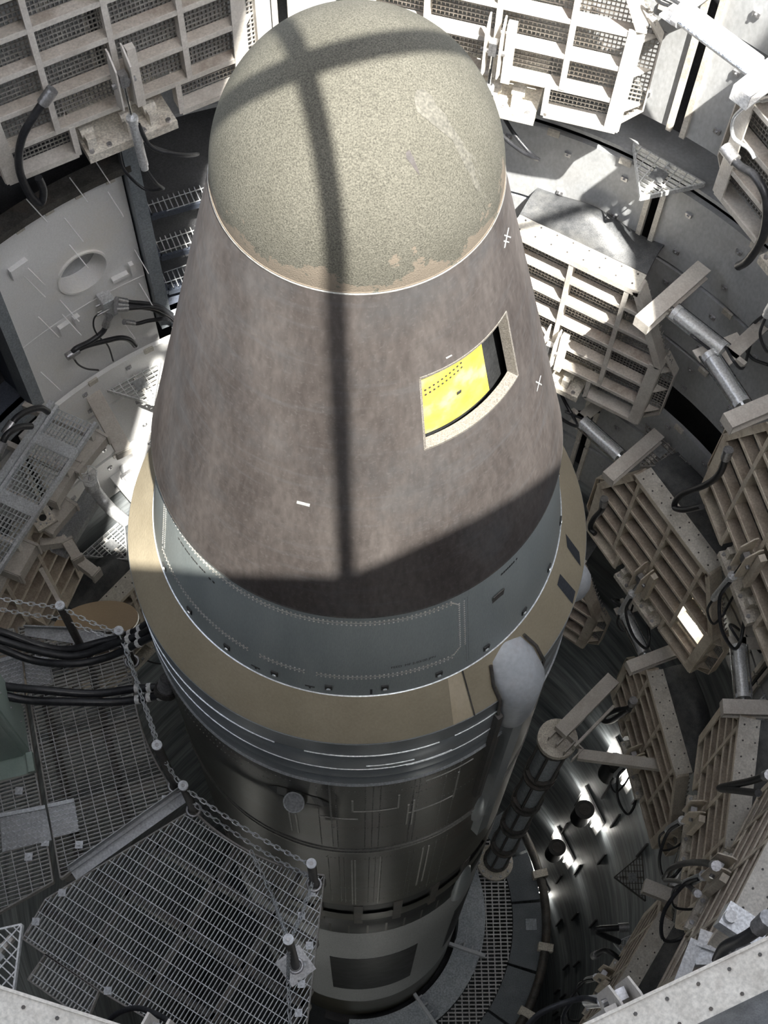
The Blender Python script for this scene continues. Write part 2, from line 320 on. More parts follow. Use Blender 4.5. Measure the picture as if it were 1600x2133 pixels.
for a, z in ((-62, -6.6), (-104, -8.5), (-140, -8.5), (-80, -12.6), (-120, -12.6)):  # unseen lamps added on the near wall to lift the dark lower missile
    b = MB(); n_ = pol(1, a); q = pol(4.2, a, z); b.box(q-n_*.06, (.09, .05, .16), (pol(1, a+90), n_, Vector((0, 0, 1)))); lm = b.obj('added_fill_lamp', M['lamp'], deepw)
    ld = bpy.data.lights.new('added_fill_glow', 'POINT'); ld.energy = .9; ld.shadow_soft_size = .15; ld.color = (1, .97, .92)
    lo = bpy.data.objects.new('added_fill_glow', ld); col.objects.link(lo); lo.parent = lm; lo.location = q-n_*.25

# ------------------------------------------------------------------ cream wall with a round port, doorways
def cylmap(az0, r): return lambda s, z, dr=0.0: pol(r+dr, az0+math.degrees(s/r), z)
CM = cylmap(127.6, 4.16)
def fan(hc, hr, x0, x1, z0, z1, n=64):
    b = MB(); rings = []
    for i in range(5):
        f = i/4
        for k in range(n):
            t = 2*math.pi*k/n; c, s_ = math.cos(t), math.sin(t)
            dx = ((x1-hc[0]) if c > 0 else (x0-hc[0])); dz = ((z1-hc[1]) if s_ > 0 else (z0-hc[1]))
            L = min(abs(dx/c) if abs(c) > 1e-6 else 1e9, abs(dz/s_) if abs(s_) > 1e-6 else 1e9)
            rr = hr+(L-hr)*f; rings.append((hc[0]+c*rr, hc[1]+s_*rr))
    cs = [(x0, z0), (x1, z0), (x1, z1), (x0, z1)]
    for cx, cz in cs:                      # snap the nearest outer point onto each corner
        i = min(range(4*n, 5*n), key=lambda j: (rings[j][0]-cx)**2+(rings[j][1]-cz)**2); rings[i] = (cx, cz)
    fs = [(i*n+k, i*n+(k+1) % n, (i+1)*n+(k+1) % n, (i+1)*n+k) for i in range(4) for k in range(n)]
    b.add([CM(*p) for p in rings], fs); return b
HC = (-.11, -1.88); X0, X1 = -.67, .73
cw = struct(fan(HC, .235, X0, X1, -3.75, -.72).obj('wall_left', M['cream'], smooth=40))
b = MB(); n = 48
ringv = [[CM(HC[0]+r_*math.cos(2*math.pi*k/n), HC[1]+r_*math.sin(2*math.pi*k/n), d) for k in range(n)] for r_, d in ((.255, -.0), (.255, -.025), (.235, -.025), (.235, .2))]
b.add([p for r_ in ringv for p in r_], [(i*n+k, i*n+(k+1) % n, (i+1)*n+(k+1) % n, (i+1)*n+k) for i in range(3) for k in range(n)])
b.obj('port_rim', M['cream'], cw, smooth=40)
b = MB(); b.add([CM(HC[0]+.24*math.cos(2*math.pi*k/n), HC[1]+.24*math.sin(2*math.pi*k/n), .19) for k in range(n)], [tuple(range(n))]); b.obj('port_back', M['wall'], cw)
for (px, py) in ((195, 330), (145, 370), (55, 415), (225, 400), (135, 455), (145, 510), (50, 550), (50, 575), (125, 625), (280, 520), (290, 590), (80, 660), (130, 655), (85, 775), (250, 660)):
    q = at_r(px, py, 4.16); n_ = Vector((q.x, q.y, 0)).normalized(); b = MB(); b.beam(q, q-n_*.3, .008, .008); b.obj('anchor_rod', M['cream'], cw)
for (px, py, sx, sz) in ((135, 682, .06, .05), (160, 665, .03, .05), (250, 577, .08, .02), (275, 560, .02, .08), (40, 560, .09, .06)):
    q = at_r(px, py, 4.13); n_ = Vector((q.x, q.y, 0)).normalized(); t_ = Vector((-n_.y, n_.x, 0)); MB().box(q, (sx, .025, sz), (t_, n_, Vector((0, 0, 1)))).obj('wall_bracket', M['cream'], cw)
b = MB(); b.lathe([(4.15, -2.33), (4.145, -2.335), (4.15, -2.34)], 118.5, 136.9, 14); b.obj('weld_seam', M['cream'], cw)
b = MB(); b.lathe([(4.03, -.70), (4.20, -.70), (4.20, -.78), (4.03, -.78), (4.03, -.70)], 117.5, 140, 10); b.obj('top_ledge', M['dark'], cw)
for k, a in enumerate((120, 124, 128, 132)):
    MB().box(pol(4.12, a, -.84), (.04, .03, .05), (pol(1, a+90), pol(1, a), Vector((0, 0, 1)))).obj('hanger', M['tip'], cw)
def doorway(name, label, a0, a1, z0, z1, jamb):
    b = MB(); b.lathe([(4.16, z0), (5.3, z0), (5.3, z1), (4.16, z1)], a0, a1, 6); 
    d = struct(b.obj(name, M['blue']))
    for a in (a0, a1):
        b = MB(); q = pol(4.72, a, (z0+z1)/2); b.box(q, (.01, .58, (z1-z0)/2), (pol(1, a+90), pol(1, a), Vector((0, 0, 1)))); b.obj('reveal', M['blue'], d)
    for a in jamb:
        b = MB(); q = pol(4.13, a, (z0+z1)/2); b.box(q, (.06, .10, (z1-z0)/2+.05), (pol(1, a+90), pol(1, a), Vector((0, 0, 1)))); b.obj('jamb', M['jamb'], d)
    b = MB(); b.lathe([(4.0, z0), (4.22, z0), (4.22, z0-.08), (4.0, z0-.08), (4.0, z0)], a0, a1, 8); b.obj('sill', M['jamb'], d)
    return d
d1 = doorway('door_1', '', 101, 116.8, -3.05, -.45, (117.3,))
d2 = doorway('door_2', '', 138.6, 158, -3.05, -.9, (138.2,))

def inside(poly, x, y):
    c = False; j = len(poly)-1
    for i in range(len(poly)):
        if (poly[i][1] > y) != (poly[j][1] > y) and x < (poly[j][0]-poly[i][0])*(y-poly[i][1])/(poly[j][1]-poly[i][1])+poly[i][0]: c = not c
        j = i
    return c
def hatch_lines(poly, d, pitch, off=0.0):
    d = (d[0]/math.hypot(*d), d[1]/math.hypot(*d)); n = (-d[1], d[0])
    s = [p[0]*n[0]+p[1]*n[1] for p in poly]; k0 = math.ceil((min(s)-off)/pitch); k1 = math.floor((max(s)-off)/pitch); out = []
    for k in range(k0, k1+1):
        c = k*pitch+off; xs = []
        for i in range(len(poly)):
            a, b_ = poly[i], poly[(i+1) % len(poly)]; sa = a[0]*n[0]+a[1]*n[1]-c; sb = b_[0]*n[0]+b_[1]*n[1]-c
            if (sa > 0) != (sb > 0):
                f = sa/(sa-sb); xs.append((a[0]+(b_[0]-a[0])*f)*d[0]+(a[1]+(b_[1]-a[1])*f)*d[1])
        xs.sort()
        for i in range(0, len(xs)-1, 2):
            if xs[i+1]-xs[i] > .004: out.append(((n[0]*c+d[0]*xs[i], n[1]*c+d[1]*xs[i]), (n[0]*c+d[0]*xs[i+1], n[1]*c+d[1]*xs[i+1])))
    return out
def grating(poly, d, z, pitch=.03, th=.005, dp=.028, cp=.1, cth=.006, F=None):
    b = MB(); F = F or (lambda x, y, zz: (x, y, zz))
    for (p, q), t, h, zo in [(l, th, dp, 0) for l in hatch_lines(poly, d, pitch)]+[(l, cth, .008, .006) for l in hatch_lines(poly, (-d[1], d[0]), cp)]:
        L = math.hypot(q[0]-p[0], q[1]-p[1]); u = ((q[0]-p[0])/L, (q[1]-p[1])/L); n = (-u[1]*t/2, u[0]*t/2); o = len(b.v)
        for (x, y) in ((p[0]-n[0], p[1]-n[1]), (q[0]-n[0], q[1]-n[1]), (q[0]+n[0], q[1]+n[1]), (p[0]+n[0], p[1]+n[1])):
            b.v.append(F(x, y, z+zo)); b.v.append(F(x, y, z+zo-h))
        b.f += [(o, o+2, o+4, o+6), (o, o+1, o+3, o+2), (o+2, o+3, o+5, o+4), (o+4, o+5, o+7, o+6), (o+6, o+7, o+1, o), (o+1, o+7, o+5, o+3)]
    return b
def frame_edges(poly, z, w_, h, name, m, parent, F=None):
    F = F or (lambda x, y, zz: (x, y, zz))
    for i in range(len(poly)):
        a, b_ = poly[i], poly[(i+1) % len(poly)]
        MB().beam(F(a[0], a[1], z-h/2), F(b_[0], b_[1], z-h/2), w_, h).obj(name, m, parent)
# grating landings seen through the right doorway
for k, (z, r0, r1, mk) in enumerate(((-1.75, 4.3, 4.75, 'galv'), (-2.3, 4.25, 4.8, 'galvwhite'), (-2.85, 4.25, 4.9, 'galv'))):
    t = thing('stair_landing', ['dark grating landing deep in the blue doorway, uppermost', 'sunlit grating landing in the blue doorway, middle one', 'grey grating landing at the foot of the blue doorway'][k], 'landing', pol((r0+r1)/2, 112, z), 0, 'landings in the blue doorway')
    c = pol((r0+r1)/2, 112); poly = [tuple((pol(r_, a)-c)[:2]) for r_, a in ((r0, 103), (r1, 103), (r1, 115.5), (r0, 115.5))]
    d = pol(1, 112); grating(poly, (d.x, d.y), 0, .05, .008, .03, .12).obj('grating', M[mk], t, kind='stuff'); frame_edges(poly, .0, .03, .06, 'frame_bar', M['blue'], t)

# ------------------------------------------------------------------ triangular corner gratings
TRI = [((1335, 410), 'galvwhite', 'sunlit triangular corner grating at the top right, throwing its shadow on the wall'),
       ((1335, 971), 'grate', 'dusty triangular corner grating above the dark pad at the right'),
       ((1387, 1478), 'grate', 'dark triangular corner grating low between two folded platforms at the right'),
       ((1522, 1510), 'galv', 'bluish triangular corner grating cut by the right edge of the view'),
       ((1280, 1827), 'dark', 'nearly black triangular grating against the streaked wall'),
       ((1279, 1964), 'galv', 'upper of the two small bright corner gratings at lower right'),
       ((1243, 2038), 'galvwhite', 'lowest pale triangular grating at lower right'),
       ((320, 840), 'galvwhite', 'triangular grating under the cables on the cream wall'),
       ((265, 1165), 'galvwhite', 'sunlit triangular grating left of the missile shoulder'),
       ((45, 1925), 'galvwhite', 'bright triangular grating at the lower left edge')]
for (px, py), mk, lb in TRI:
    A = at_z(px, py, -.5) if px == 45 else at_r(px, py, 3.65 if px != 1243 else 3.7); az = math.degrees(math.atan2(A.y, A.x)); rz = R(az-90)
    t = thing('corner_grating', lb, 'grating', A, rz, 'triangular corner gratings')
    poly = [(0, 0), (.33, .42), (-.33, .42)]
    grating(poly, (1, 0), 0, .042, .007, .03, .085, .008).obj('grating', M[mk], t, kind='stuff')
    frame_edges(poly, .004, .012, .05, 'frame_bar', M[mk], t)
    MB().bb(-.06, .06, .2, .32, .003, .007).obj('lug_plate', M['plate'], t)
    MB().beam((0, .40, -.05), (.0, .08, -.05), .04, .06).obj('bracket', M['beam'], t)

# ------------------------------------------------------------------ folded work platforms (local: x sideways, y outwards, z up)
def hw(z):
    return .62+(1.88-z)/.88*.39 if z > 1.0 else 1.01-.02*(1-z)
def make_platform(name, label, mk='beam'):
    t = thing(name, label, 'platform', (0, 0, 0), 0, 'folded work platforms'); m = M[mk]; mw = M['web' if mk == 'beam' else 'web2']
    for z in (.3, .62, .95, 1.27, 1.58):
        wd = hw(z)-.02; b = MB(); b.bb(-wd, wd, .004, .108, z-.006, z+.006); fb = b.obj('frame_beam', mw, t); b = MB(); b.bb(-wd, wd, -.006, .004, z-.02, z+.02); b.obj('flange', m, fb)
    for x in (-.52, 0, .52):
        b = MB(); z1 = 1.87; b.bb(x-.006, x+.006, .01, .12, .3, z1); b.bb(x-.022, x+.022, -.01, .0, .3, z1); b.obj('stringer', m, t)
    hexo = [(-.99, 0.0), (-1.01, 1.0), (-.62, 1.88), (.62, 1.88), (1.01, 1.0), (.99, 0.0)]
    for i in range(5):
        (x0, z0), (x1, z1) = hexo[i], hexo[i+1]
        dx, dz = x1-x0, z1-z0; L = math.hypot(dx, dz); X = Vector((dx/L, 0, dz/L)); Y = Vector((0, 1, 0)); Z = Vector((-dz/L, 0, dx/L)); c = Vector(((x0+x1)/2, .068, (z0+z1)/2))
        b = MB(); b.box(c, (L/2, .068, .007), (X, Y, Z)); wide = .055 if i in (0, 4) else .035
        b.box(c+Vector((0, -.075, 0))-Z*(wide if i in (0, 4) else wide*.6), (L/2, .007, wide), (X, Y, Z)); b.obj('edge_post' if i in (0, 4) else 'edge_plate', m, t)
    # deck edge standing proud of the frame at the back, with stiffeners
    for s in (-1, 1):
        b = MB(); pts = [(s*.97, -.02), (s*1.13, .18), (s*1.13, .86), (s*1.0, 1.05)]
        for i in range(3): b.beam((pts[i][0], .13, pts[i][1]), (pts[i+1][0], .13, pts[i+1][1]), .012, .10, (0, 1, 0))
        b.obj('deck_edge', m, t)
        for z in (.2, .55, .88):
            b = MB(); b.slab([(s*1.0, .02), (s*1.12, .13), (s*1.0, .13)], lambda x, y: (x, y, z-.006), lambda x, y: (x, y, z+.006)); b.obj('stiffener', m, t)
    poly = [(-1.0, 0.02), (-1.12, .2), (-1.12, .86), (-.62, 1.87), (.62, 1.87), (1.12, .86), (1.12, .2), (1.0, .02), (.42, .02), (.42, .3), (-.42, .3), (-.42, .02)]
    grating(poly, (0, 1), 0, .032, .008, .03, .042, .009, F=lambda x, y, zz: (x, .125-zz, y)).obj('grating', M['grate'], t, kind='stuff')
    for s in (-1, 1):                      # the two small boxes beside the hinge
        b = MB(); x0, x1 = s*.42, s*.97; b.bb(x0, x1, 0, .13, 0, .012); b.bb(x0-s*.006, x0+s*.006, 0, .13, 0, .3); b.bb(x0, x1, -.012, 0, -.02, .03); b.bb(x0-.022, x0+.022, -.012, 0, 0, .3); b.obj('hinge_side_box', m, t)
    b = MB(); b.bb(-.6, .6, 0, .19, 1.88, 1.894); b.bb(-.62, .62, -.012, 0, 1.82, 1.90); b.bb(-.6, .6, .18, .19, 1.80, 1.89); tp = b.obj('tip_plate', M['tip'], t)
    b = MB()
    for k in range(8):
        for y in (.04, .15): b.cyl((-.53+k*.152, y, 1.893), (-.53+k*.152, y, 1.899), .009, 6)
    b.obj('bolt', M['dark'], tp, kind='stuff')
    b = MB(); nx, ny = 24, 8; vs = []
    for i in range(nx+1):
        for j in range(ny+1):
            x = -.6+1.2*i/nx; f = j/ny; y = .18+.34*f
            vs.append((x, y, 1.905+.2*math.sin(f*math.pi*.8)*(.65+.35*math.cos(x*6.5+.4))-.04*f))
    o = len(vs); vs += [(x, y, z-.03) for x, y, z in vs]; fs = []
    for i in range(nx):
        for j in range(ny):
            a = i*(ny+1)+j; fs += [(a, a+1, a+ny+2, a+ny+1), (o+a, o+a+ny+1, o+a+ny+2, o+a+1)]
    for i in range(nx):
        for j in (0, ny): a = i*(ny+1)+j; fs.append((a, a+ny+1, o+a+ny+1, o+a))
    for j in range(ny):
        for i in (0, nx): a = i*(ny+1)+j; fs.append((a, a+1, o+a+1, o+a))
    b.add(vs, fs); b.obj('rubber_flap', M['rubber'], t, smooth=60)
    # hinge block with lugs below the frame
    b = MB(); b.bb(-.36, .36, -.04, .3, -.1, -.02); b.bb(-.36, .36, .26, .5, -.22, .1); hb = b.obj('hinge_block', M['cast'], t)
    for x in (-.3, .02, .2):
        b = MB(); b.bb(x-.035, x+.035, -.0, .18, -.02, .1); b.cyl((x-.05, .1, .08), (x+.05, .1, .08), .045, 10); b.obj('lug', M['cast'], hb)
    b = MB()
    for x in (-.32, -.18, .1, .3): b.cyl((x, -.01, -.02), (x, -.01, .0), .02, 6)
    b.obj('bolt', M['steel'], hb, kind='stuff')
    for s in (-1, 1):
        b = MB(); b.bb(s*.14-.07, s*.14+.07, .1, .3, -.26, -.1); b.obj('foot', M['cast'], hb)
    # actuator: bracket cheeks, rod, barrel, two hoses
    for s in (-1, 1):
        b = MB(); b.slab([(-.02, .34), (-.16, .42), (-.16, .8), (-.06, .9), (-.02, .9)], lambda y, z: (s*.055-.006, y, z), lambda y, z: (s*.055+.006, y, z)); b.obj('bracket_cheek', m, t)
    b = MB(); b.bb(.075, .14, -.07, -.01, .3, .86); b.obj('bracket_guard', m, t)
    b = MB(); b.cyl((0, -.12, .28), (0, -.17, -.18), .036, 14); b.cyl((0, -.12, .29), (0, -.12, .26), .044, 14); b.cyl((0, -.168, -.17), (0, -.175, -.22), .03, 10); hc = b.obj('hydraulic_cylinder', M['cylgrey'], t, smooth=40)
    MB().cyl((0, -.10, .62), (0, -.12, .28), .013, 8).obj('piston_rod', M['chrome'], hc)
    b = MB(); b.cyl((-.09, -.1, .62), (.09, -.1, .62), .02, 8); b.box((0, -.1, .66), (.03, .03, .06)); b.obj('clevis', M['steel'], hc)
    p1 = spline([(.03, -.14, .22), (.08, -.2, .0), (.3, -.22, -.18), (.45, -.12, -.36), (.38, .0, -.46), (.22, .08, -.38), (.12, .12, -.28)])
    p2 = spline([(0, -.18, -.2), (.05, -.22, -.36), (.12, -.14, -.56), (.02, .02, -.68), (-.08, .12, -.5), (-.08, .16, -.3)])
    MB().tube(p1, .017, 7).obj('hose', M['hose'], hc, smooth=60); MB().tube(p2, .012, 7).obj('hose', M['hose'], hc, smooth=60)
    return t
PL = [(58.9, 3.5, -3.08, 'half sunlit folded work platform right of the missile nose, dark pad on top'),
      (73.5, 3.5, .30, 'sunlit folded work platform behind the missile nose, top right'),
      (118.7, 3.5, .27, 'shaded folded work platform filling the top left corner'),
      (28.5, 3.5, .30, 'folded work platform at the right edge of the view, level with the topmost ones'),
      (-67, 3.5, .30, 'nearest folded work platform, its grey tip filling the lower right corner'),
      (13.7, 3.5, -3.08, 'brown folded work platform cut by the right edge, a looped hose across its corner'),
      (-33, 3.4, -3.08, 'folded work platform at lower right with a white plate below it'),
      (30, 3.5, -5.62, 'brown folded work platform right of the missile shoulder, its whole six sided frame in view'),
      (-13, 3.42, -5.62, 'folded work platform below the right edge corner grating, third row down'),
      (10, 3.4, -8.3, 'dark folded work platform low on the right beside the topmost wall lamp'),
      (53, 3.45, -8.3, 'small dark folded work platform half hidden behind the missile shoulder on the right'),
      (-35, 3.4, -8.3, 'deep brown folded work platform in the lower right gap beneath the small gratings'),
      (161, 3.5, -5.6, 'brown folded work platform behind the chains at the left'),
      (140, 3.4, -8.3, 'dark folded work platform squeezed between the tan disc and the missile'),
      (-107, 3.53, .3, 'grey tip of a folded work platform in the lower left corner')]
plat = {}
for i, (az, r0, zb, lb) in enumerate(PL):
    q = pol(r0, az, zb)
    if i == 0: p0 = make_platform('folding_platform', lb); p0.location = q; p0.rotation_euler = (0, 0, R(az-90)); plat[i] = p0
    elif i == 5: p1 = make_platform('folding_platform', lb, 'beam2'); p1.location = q; p1.rotation_euler = (0, 0, R(az-90)); plat[i] = p1
    else: plat[i] = dup(p1 if i > 5 and i != 14 else p0, q, R(az-90), lb)

# ------------------------------------------------------------------ latch arms beside the platforms
LT = [(44, -.95, 3.15, 3.8, -6, 'latch arm with a grey cylinder right of the half sunlit platform'),
      (41.8, -3.6, 3.25, 3.85, 5, 'latch arm with an upright looking cylinder above the six sided brown platform'),
      (24.6, -1.0, 3.15, 3.6, 5, 'latch arm at the right edge above the hose looped platform'),
      (21, -6.2, 3.2, 3.75, 5, 'dark latch arm above the platform beside the topmost wall lamp'),
      (-2, -3.7, 3.3, 3.75, 4, 'latch arm and cylinder next to the right edge corner grating'),
      (42.4, 1.6, 3.3, 3.9, 7, 'white sunlit latch arm with a long white cylinder in the top right corner'),
      (-22, -6.3, 3.2, 3.9, 5, 'brown latch arm against the streaked wall at lower right')]
for az, z, r0, r1, da, lb in LT:
    wh = z > 0
    t = thing('latch_arm', lb, 'latch', pol(r1, az, z), R(az-90), 'latch arms on the duct wall'); L = r1-r0; mm = M['white'] if wh else M['beam']
    b = MB(); k = 1.0
    b.bb(-.07, .07, -L, .12, .05, .062); b.bb(-.07, .07, -L, .12, -.062, -.05); b.bb(-.006, .006, -L, .12, -.06, .06); b.bb(-.07, .07, -L-.006, -L+.006, -.06, .06); b.obj('channel', mm, t)
    s = -1 if da > 0 else 1; d = .46 if not wh else .6
    y = -L*.55
    b = MB(); b.cyl((s*.1, y, .0), (s*(.1+d), y, .0), .058 if not wh else .08, 14); b.cyl((s*(.1+d), y, 0), (s*(.15+d), y, 0), .07 if not wh else .1, 14); b.cyl((s*.1, y, 0), (s*.14, y, 0), .07, 14); c = b.obj('cylinder', M['cylgrey'] if not wh else M['white'], t, smooth=40)
    b = MB()
    for q in ((.08, .0), (-.08, .0)): b.cyl((s*.08, y+q[0], q[1]), (s*(.16+d), y+q[0], q[1]), .01, 6)
    b.obj('tie_rod', M['chrome'], c)
    MB().cyl((s*.0, y, 0), (s*.12, y, 0), .025, 8).obj('piston_rod', M['chrome'], c)
    b = MB(); b.bb(s*(.2+d)-.06, s*(.2+d)+.06, y-.07, .1, -.075, -.06); b.bb(s*.5-.02, s*.5+.3*s, y+.05, y+.09, -.11, -.06); b.obj('base_plate', mm, t)
    pts = spline([(s*(.16+d), y, .05), (s*(.3+d), y-.1, .12), (s*(.34+d), y+.05, -.1), (s*(.2+d), .04, -.3)])
    MB().tube(pts, .013, 6).obj('hose', M['hose'], t, smooth=60)

# ------------------------------------------------------------------ heavy hoses hanging on the platforms
def hose(lb, pts, r, m='hose', name='rubber_hose', cat='hose', group='hoses looped around the silo'):
    P = spline(pts, 8); c = P[0]; t = MB(); t.tube([p-c for p in P], r, 9)
    root = thing(name, lb, cat, c, 0, group); t.obj('hose_body', M[m], root, smooth=60)
    d0 = (P[1]-P[0]).normalized(); b = MB(); b.cyl(-d0*.06, d0*.07, r*1.45, 10); b.obj('end_fitting', M['steel'], root, smooth=40); return root
def pp(az, r0, *px): return [at_plane(x, y, az, r0) for x, y in px]
hose('thick black hose hanging in a loop below the top left platform', pp(118.7, 3.42, (100, 200), (72, 240), (45, 290), (40, 350), (62, 405), (85, 422), (90, 395), (80, 370)), .03)
hose('black hose curving down over the platform at the upper right edge', pp(28.5, 3.36, (1520, 320), (1540, 345), (1575, 370), (1597, 420), (1590, 490), (1560, 540), (1538, 555)), .032)
hose('pale thin line looping past the post at the upper right edge', pp(28.5, 3.42, (1600, 205), (1565, 215), (1530, 245), (1528, 285), (1560, 310), (1572, 330)), .014, 'galv')
hose('black hose drooping in a long loop off the hose looped platform', pp(14, 3.36, (1515, 945), (1500, 985), (1470, 1010), (1420, 1030), (1405, 1055), (1425, 1062), (1462, 1055)), .03)
hose('short black hose hooked at the left of the six sided brown platform', pp(30, 3.40, (1258, 1045), (1254, 1062), (1236, 1082), (1230, 1100), (1240, 1112)), .03)
hose('dark hose making an open loop on the platform beside the topmost wall lamp', pp(10, 3.32, (1318, 1462), (1310, 1475), (1285, 1480), (1262, 1490), (1256, 1500), (1272, 1502), (1310, 1478)), .035)
hose('thick hose bent back on itself across the third row platform', pp(-13, 3.28, (1600, 1615), (1560, 1628), (1510, 1638), (1500, 1643), (1530, 1646), (1580, 1652)), .03)
hose('upper of two brownish hoses bridging the lower right platforms', pp(-24, 3.2, (1490, 1803), (1465, 1797), (1430, 1798), (1400, 1808), (1384, 1830)), .028, 'hose')
hose('lower of two brownish hoses bridging the lower right platforms', pp(-24, 3.2, (1452, 1860), (1430, 1842), (1410, 1835), (1386, 1834)), .022, 'hose')
hose('stiff black hose bent into a hairpin near the lower right gratings', [at_z(x, y, z) for x, y, z in ((1300, 1932, -9.5), (1246, 1936, -9.5), (1252, 1945, -9.6), (1290, 1962, -9.8))], .04)
hose('thick brown hose slanting behind the small lower right gratings', [at_z(x, y, z) for x, y, z in ((1240, 1990, -9.6), (1262, 1980, -9.2), (1290, 1998, -9.2), (1315, 2030, -9.5), (1335, 2055, -9.8))], .035)
hose('fat black hose running into the lower right corner', [at_z(x, y, z) for x, y, z in ((1592, 1922, .9), (1575, 1938, .8), (1545, 1957, .6), (1512, 1972, .3), (1495, 2000, .0))], .035)
hose('thin wire loop standing on the wall at the right edge', pp(30, 3.9, (1600, 650), (1565, 680), (1553, 715), (1565, 745), (1600, 760)), .014)
hose('black cable drooping on the wall under the six sided brown platform', pp(8, 3.9, (1475, 1340), (1490, 1345), (1500, 1360), (1530, 1362)), .014)

# ------------------------------------------------------------------ missile
ms = thing('missile', 'tall grey missile with a speckled nose and brown cone standing in the silo', 'missile', (0, 0, -15))
def mobj(b, name, m, smooth=35, kind=None, label=None, parent=None):
    o = b.obj(name, M[m], parent or ms, smooth=smooth, kind=kind, label=label)
    if parent is None: o.location = (0, 0, 15)
    return o
ZA, RA, ZB, RB = 3.5833, .6446, 1.3054, 1.1959
def rcone(z): return RA+(RB-RA)*(z-ZA)/(ZB-ZA)
def rskirt(z): return 1.165+(1.3146-1.165)*(1.3-z)/(1.3-.308)
def rtan(z): return 1.3146+(1.524-1.3146)*(.308-z)/.308
dome = [(RA*math.cos(R(a)), ZA+.74*math.sin(R(a))) for a in range(0, 90, 3)]+[(.001, ZA+.74)]
cap = MB().lathe([(RA+.004, ZA-.012), (RA+.004, ZA)]+dome, n=128); nose = mobj(cap, 'nose_cap', 'nose', 50, label='speckled khaki nose cap with flaked pale patches')
mobj(MB().lathe([(RA+.005, ZA-.016), (RA+.008, ZA-.010), (RA+.005, ZA-.004)], n=128), 'nose_rim', 'edge', 60)
# pale run and scars on the nose
def ondome(a, e, dr=.003):
    r_ = RA*math.cos(R(e)); z = ZA+.74*math.sin(R(e)); n_ = Vector((math.cos(R(a))*math.cos(R(e))/RA, math.sin(R(a))*math.cos(R(e))/RA, math.sin(R(e))/.74)).normalized()
    return Vector((r_*math.cos(R(a)), r_*math.sin(R(a)), z))+n_*dr
def dome_px(x, y):
    d = ray(x, y); S = Vector((1/RA, 1/RA, 1/.74)); o = (CAM-Vector((0, 0, ZA)))*S; e = d*S
    a = e.dot(e); b_ = 2*o.dot(e); c = o.dot(o)-1; D = b_*b_-4*a*c; P = CAM+d*((-b_-math.sqrt(max(D, 0)))/(2*a))
    n_ = Vector((P.x/RA**2, P.y/RA**2, (P.z-ZA)/.74**2)).normalized(); return P+n_*.0015
def ribbon(px, ws, name, m, fn, parent, hgt=.003):
    b = MB(); P = [fn(*p) for p in px]
    b.tube(P, [w_ for w_ in ws], 6); return b.obj(name, M[m], parent, smooth=60)
M['run'] = mat('pale_run_stain', (.135, .13, .108), (.165, .158, .132), 20, .7, 0, fine=.4, fscale=80); M['scar'] = mat('dark_scar', (.04, .036, .036), (.06, .052, .05), 20, .7)
def patch(pl, fn, name, m, parent):        # thin skin laid on a surface from an outline
    b = MB(); c = (sum(p[0] for p in pl)/len(pl), sum(p[1] for p in pl)/len(pl)); rings = []
    for f in (0.02, .35, .7, 1): rings += [fn(c[0]+(p[0]-c[0])*f, c[1]+(p[1]-c[1])*f) for p in pl]
    n = len(pl); b.add(rings, [(i*n+k, i*n+(k+1) % n, (i+1)*n+(k+1) % n, (i+1)*n+k) for i in range(3) for k in range(n)])
    return b.obj(name, M[m], parent, smooth=60)
patch([(862, 205), (868, 188), (882, 186), (900, 200), (905, 215), (925, 235), (940, 262), (960, 290), (990, 330), (1003, 370), (1012, 410), (1014, 440), (1008, 430), (1000, 390), (985, 345), (955, 300), (925, 268), (890, 243), (868, 232)], dome_px, 'run_mark', 'run', nose)
patch([(845, 318), (853, 312), (862, 330), (870, 350), (875, 367), (866, 355), (855, 340), (847, 330)], dome_px, 'scar_mark', 'scar', nose)
# reentry cone with the open hatch
A0, A1, H0, H1 = -69.0, -28.2, 2.555, 3.03
b = MB(); na = 144; azs = sorted(set([A0, A1]+[A0+(A1-A0)*k/18 for k in range(19)]+[A1+(360-(A1-A0))*k/120 for k in range(120)])); zs = [ZB+.0, 1.5, 1.8, 2.1, 2.4, H0, 2.7, 2.85, H1, 3.2, 3.4, ZA]
n = len(azs); vs = [pol(rcone(z), a, z) for z in zs for a in azs]; fs = []
for i in range(len(zs)-1):
    for k in range(n):
        a = azs[k]; l = (k+1) % n
        if A0-.01 <= a < A1-.01 and H0-.01 <= zs[i] < H1-.01: continue
        fs.append((i*n+k, i*n+l, (i+1)*n+l, (i+1)*n+k))
b.add(vs, fs); rv = mobj(b, 'reentry_cone', 'rv', 50, label='brown composite cone with an open hatch')
mobj(MB().lathe([(RB, ZB), (RB+.004, ZB-.012), (RB-.006, ZB-.03), (1.14, ZB-.03)], n=144), 'cone_base_ring', 'dark', 40)
def cp(x, y, dr=0.0):                      # pixel -> reentry cone
    d = ray(x, y); k = (RB-RA)/(ZB-ZA); a = d.x**2+d.y**2-(k*d.z)**2; r0 = RA+k*(CAM.z-ZA); bb_ = 2*(CAM.x*d.x+CAM.y*d.y-k*d.z*r0); c = CAM.x**2+CAM.y**2-r0**2
    P = CAM+d*((-bb_-math.sqrt(max(0, bb_*bb_-4*a*c)))/(2*a)); h = Vector((P.x, P.y, 0)).normalized(); return P+h*(.002+dr)
b = MB(); TH = .055; m_ = 18
for (z, sgn) in ((H0, 1), (H1, -1)):
    vs = []
    for k in range(m_+1):
        a = A0+(A1-A0)*k/m_; r_ = rcone(z); vs += [pol(r_+.002, a, z-sgn*.006), pol(r_+.002, a, z+sgn*.010), pol(r_-TH, a, z+sgn*.012), pol(r_-TH, a, z-sgn*.006)]
    b.add(vs, [(k*4+j, k*4+(j+1) % 4, k*4+4+(j+1) % 4, k*4+4+j) for k in range(m_) for j in range(4)])
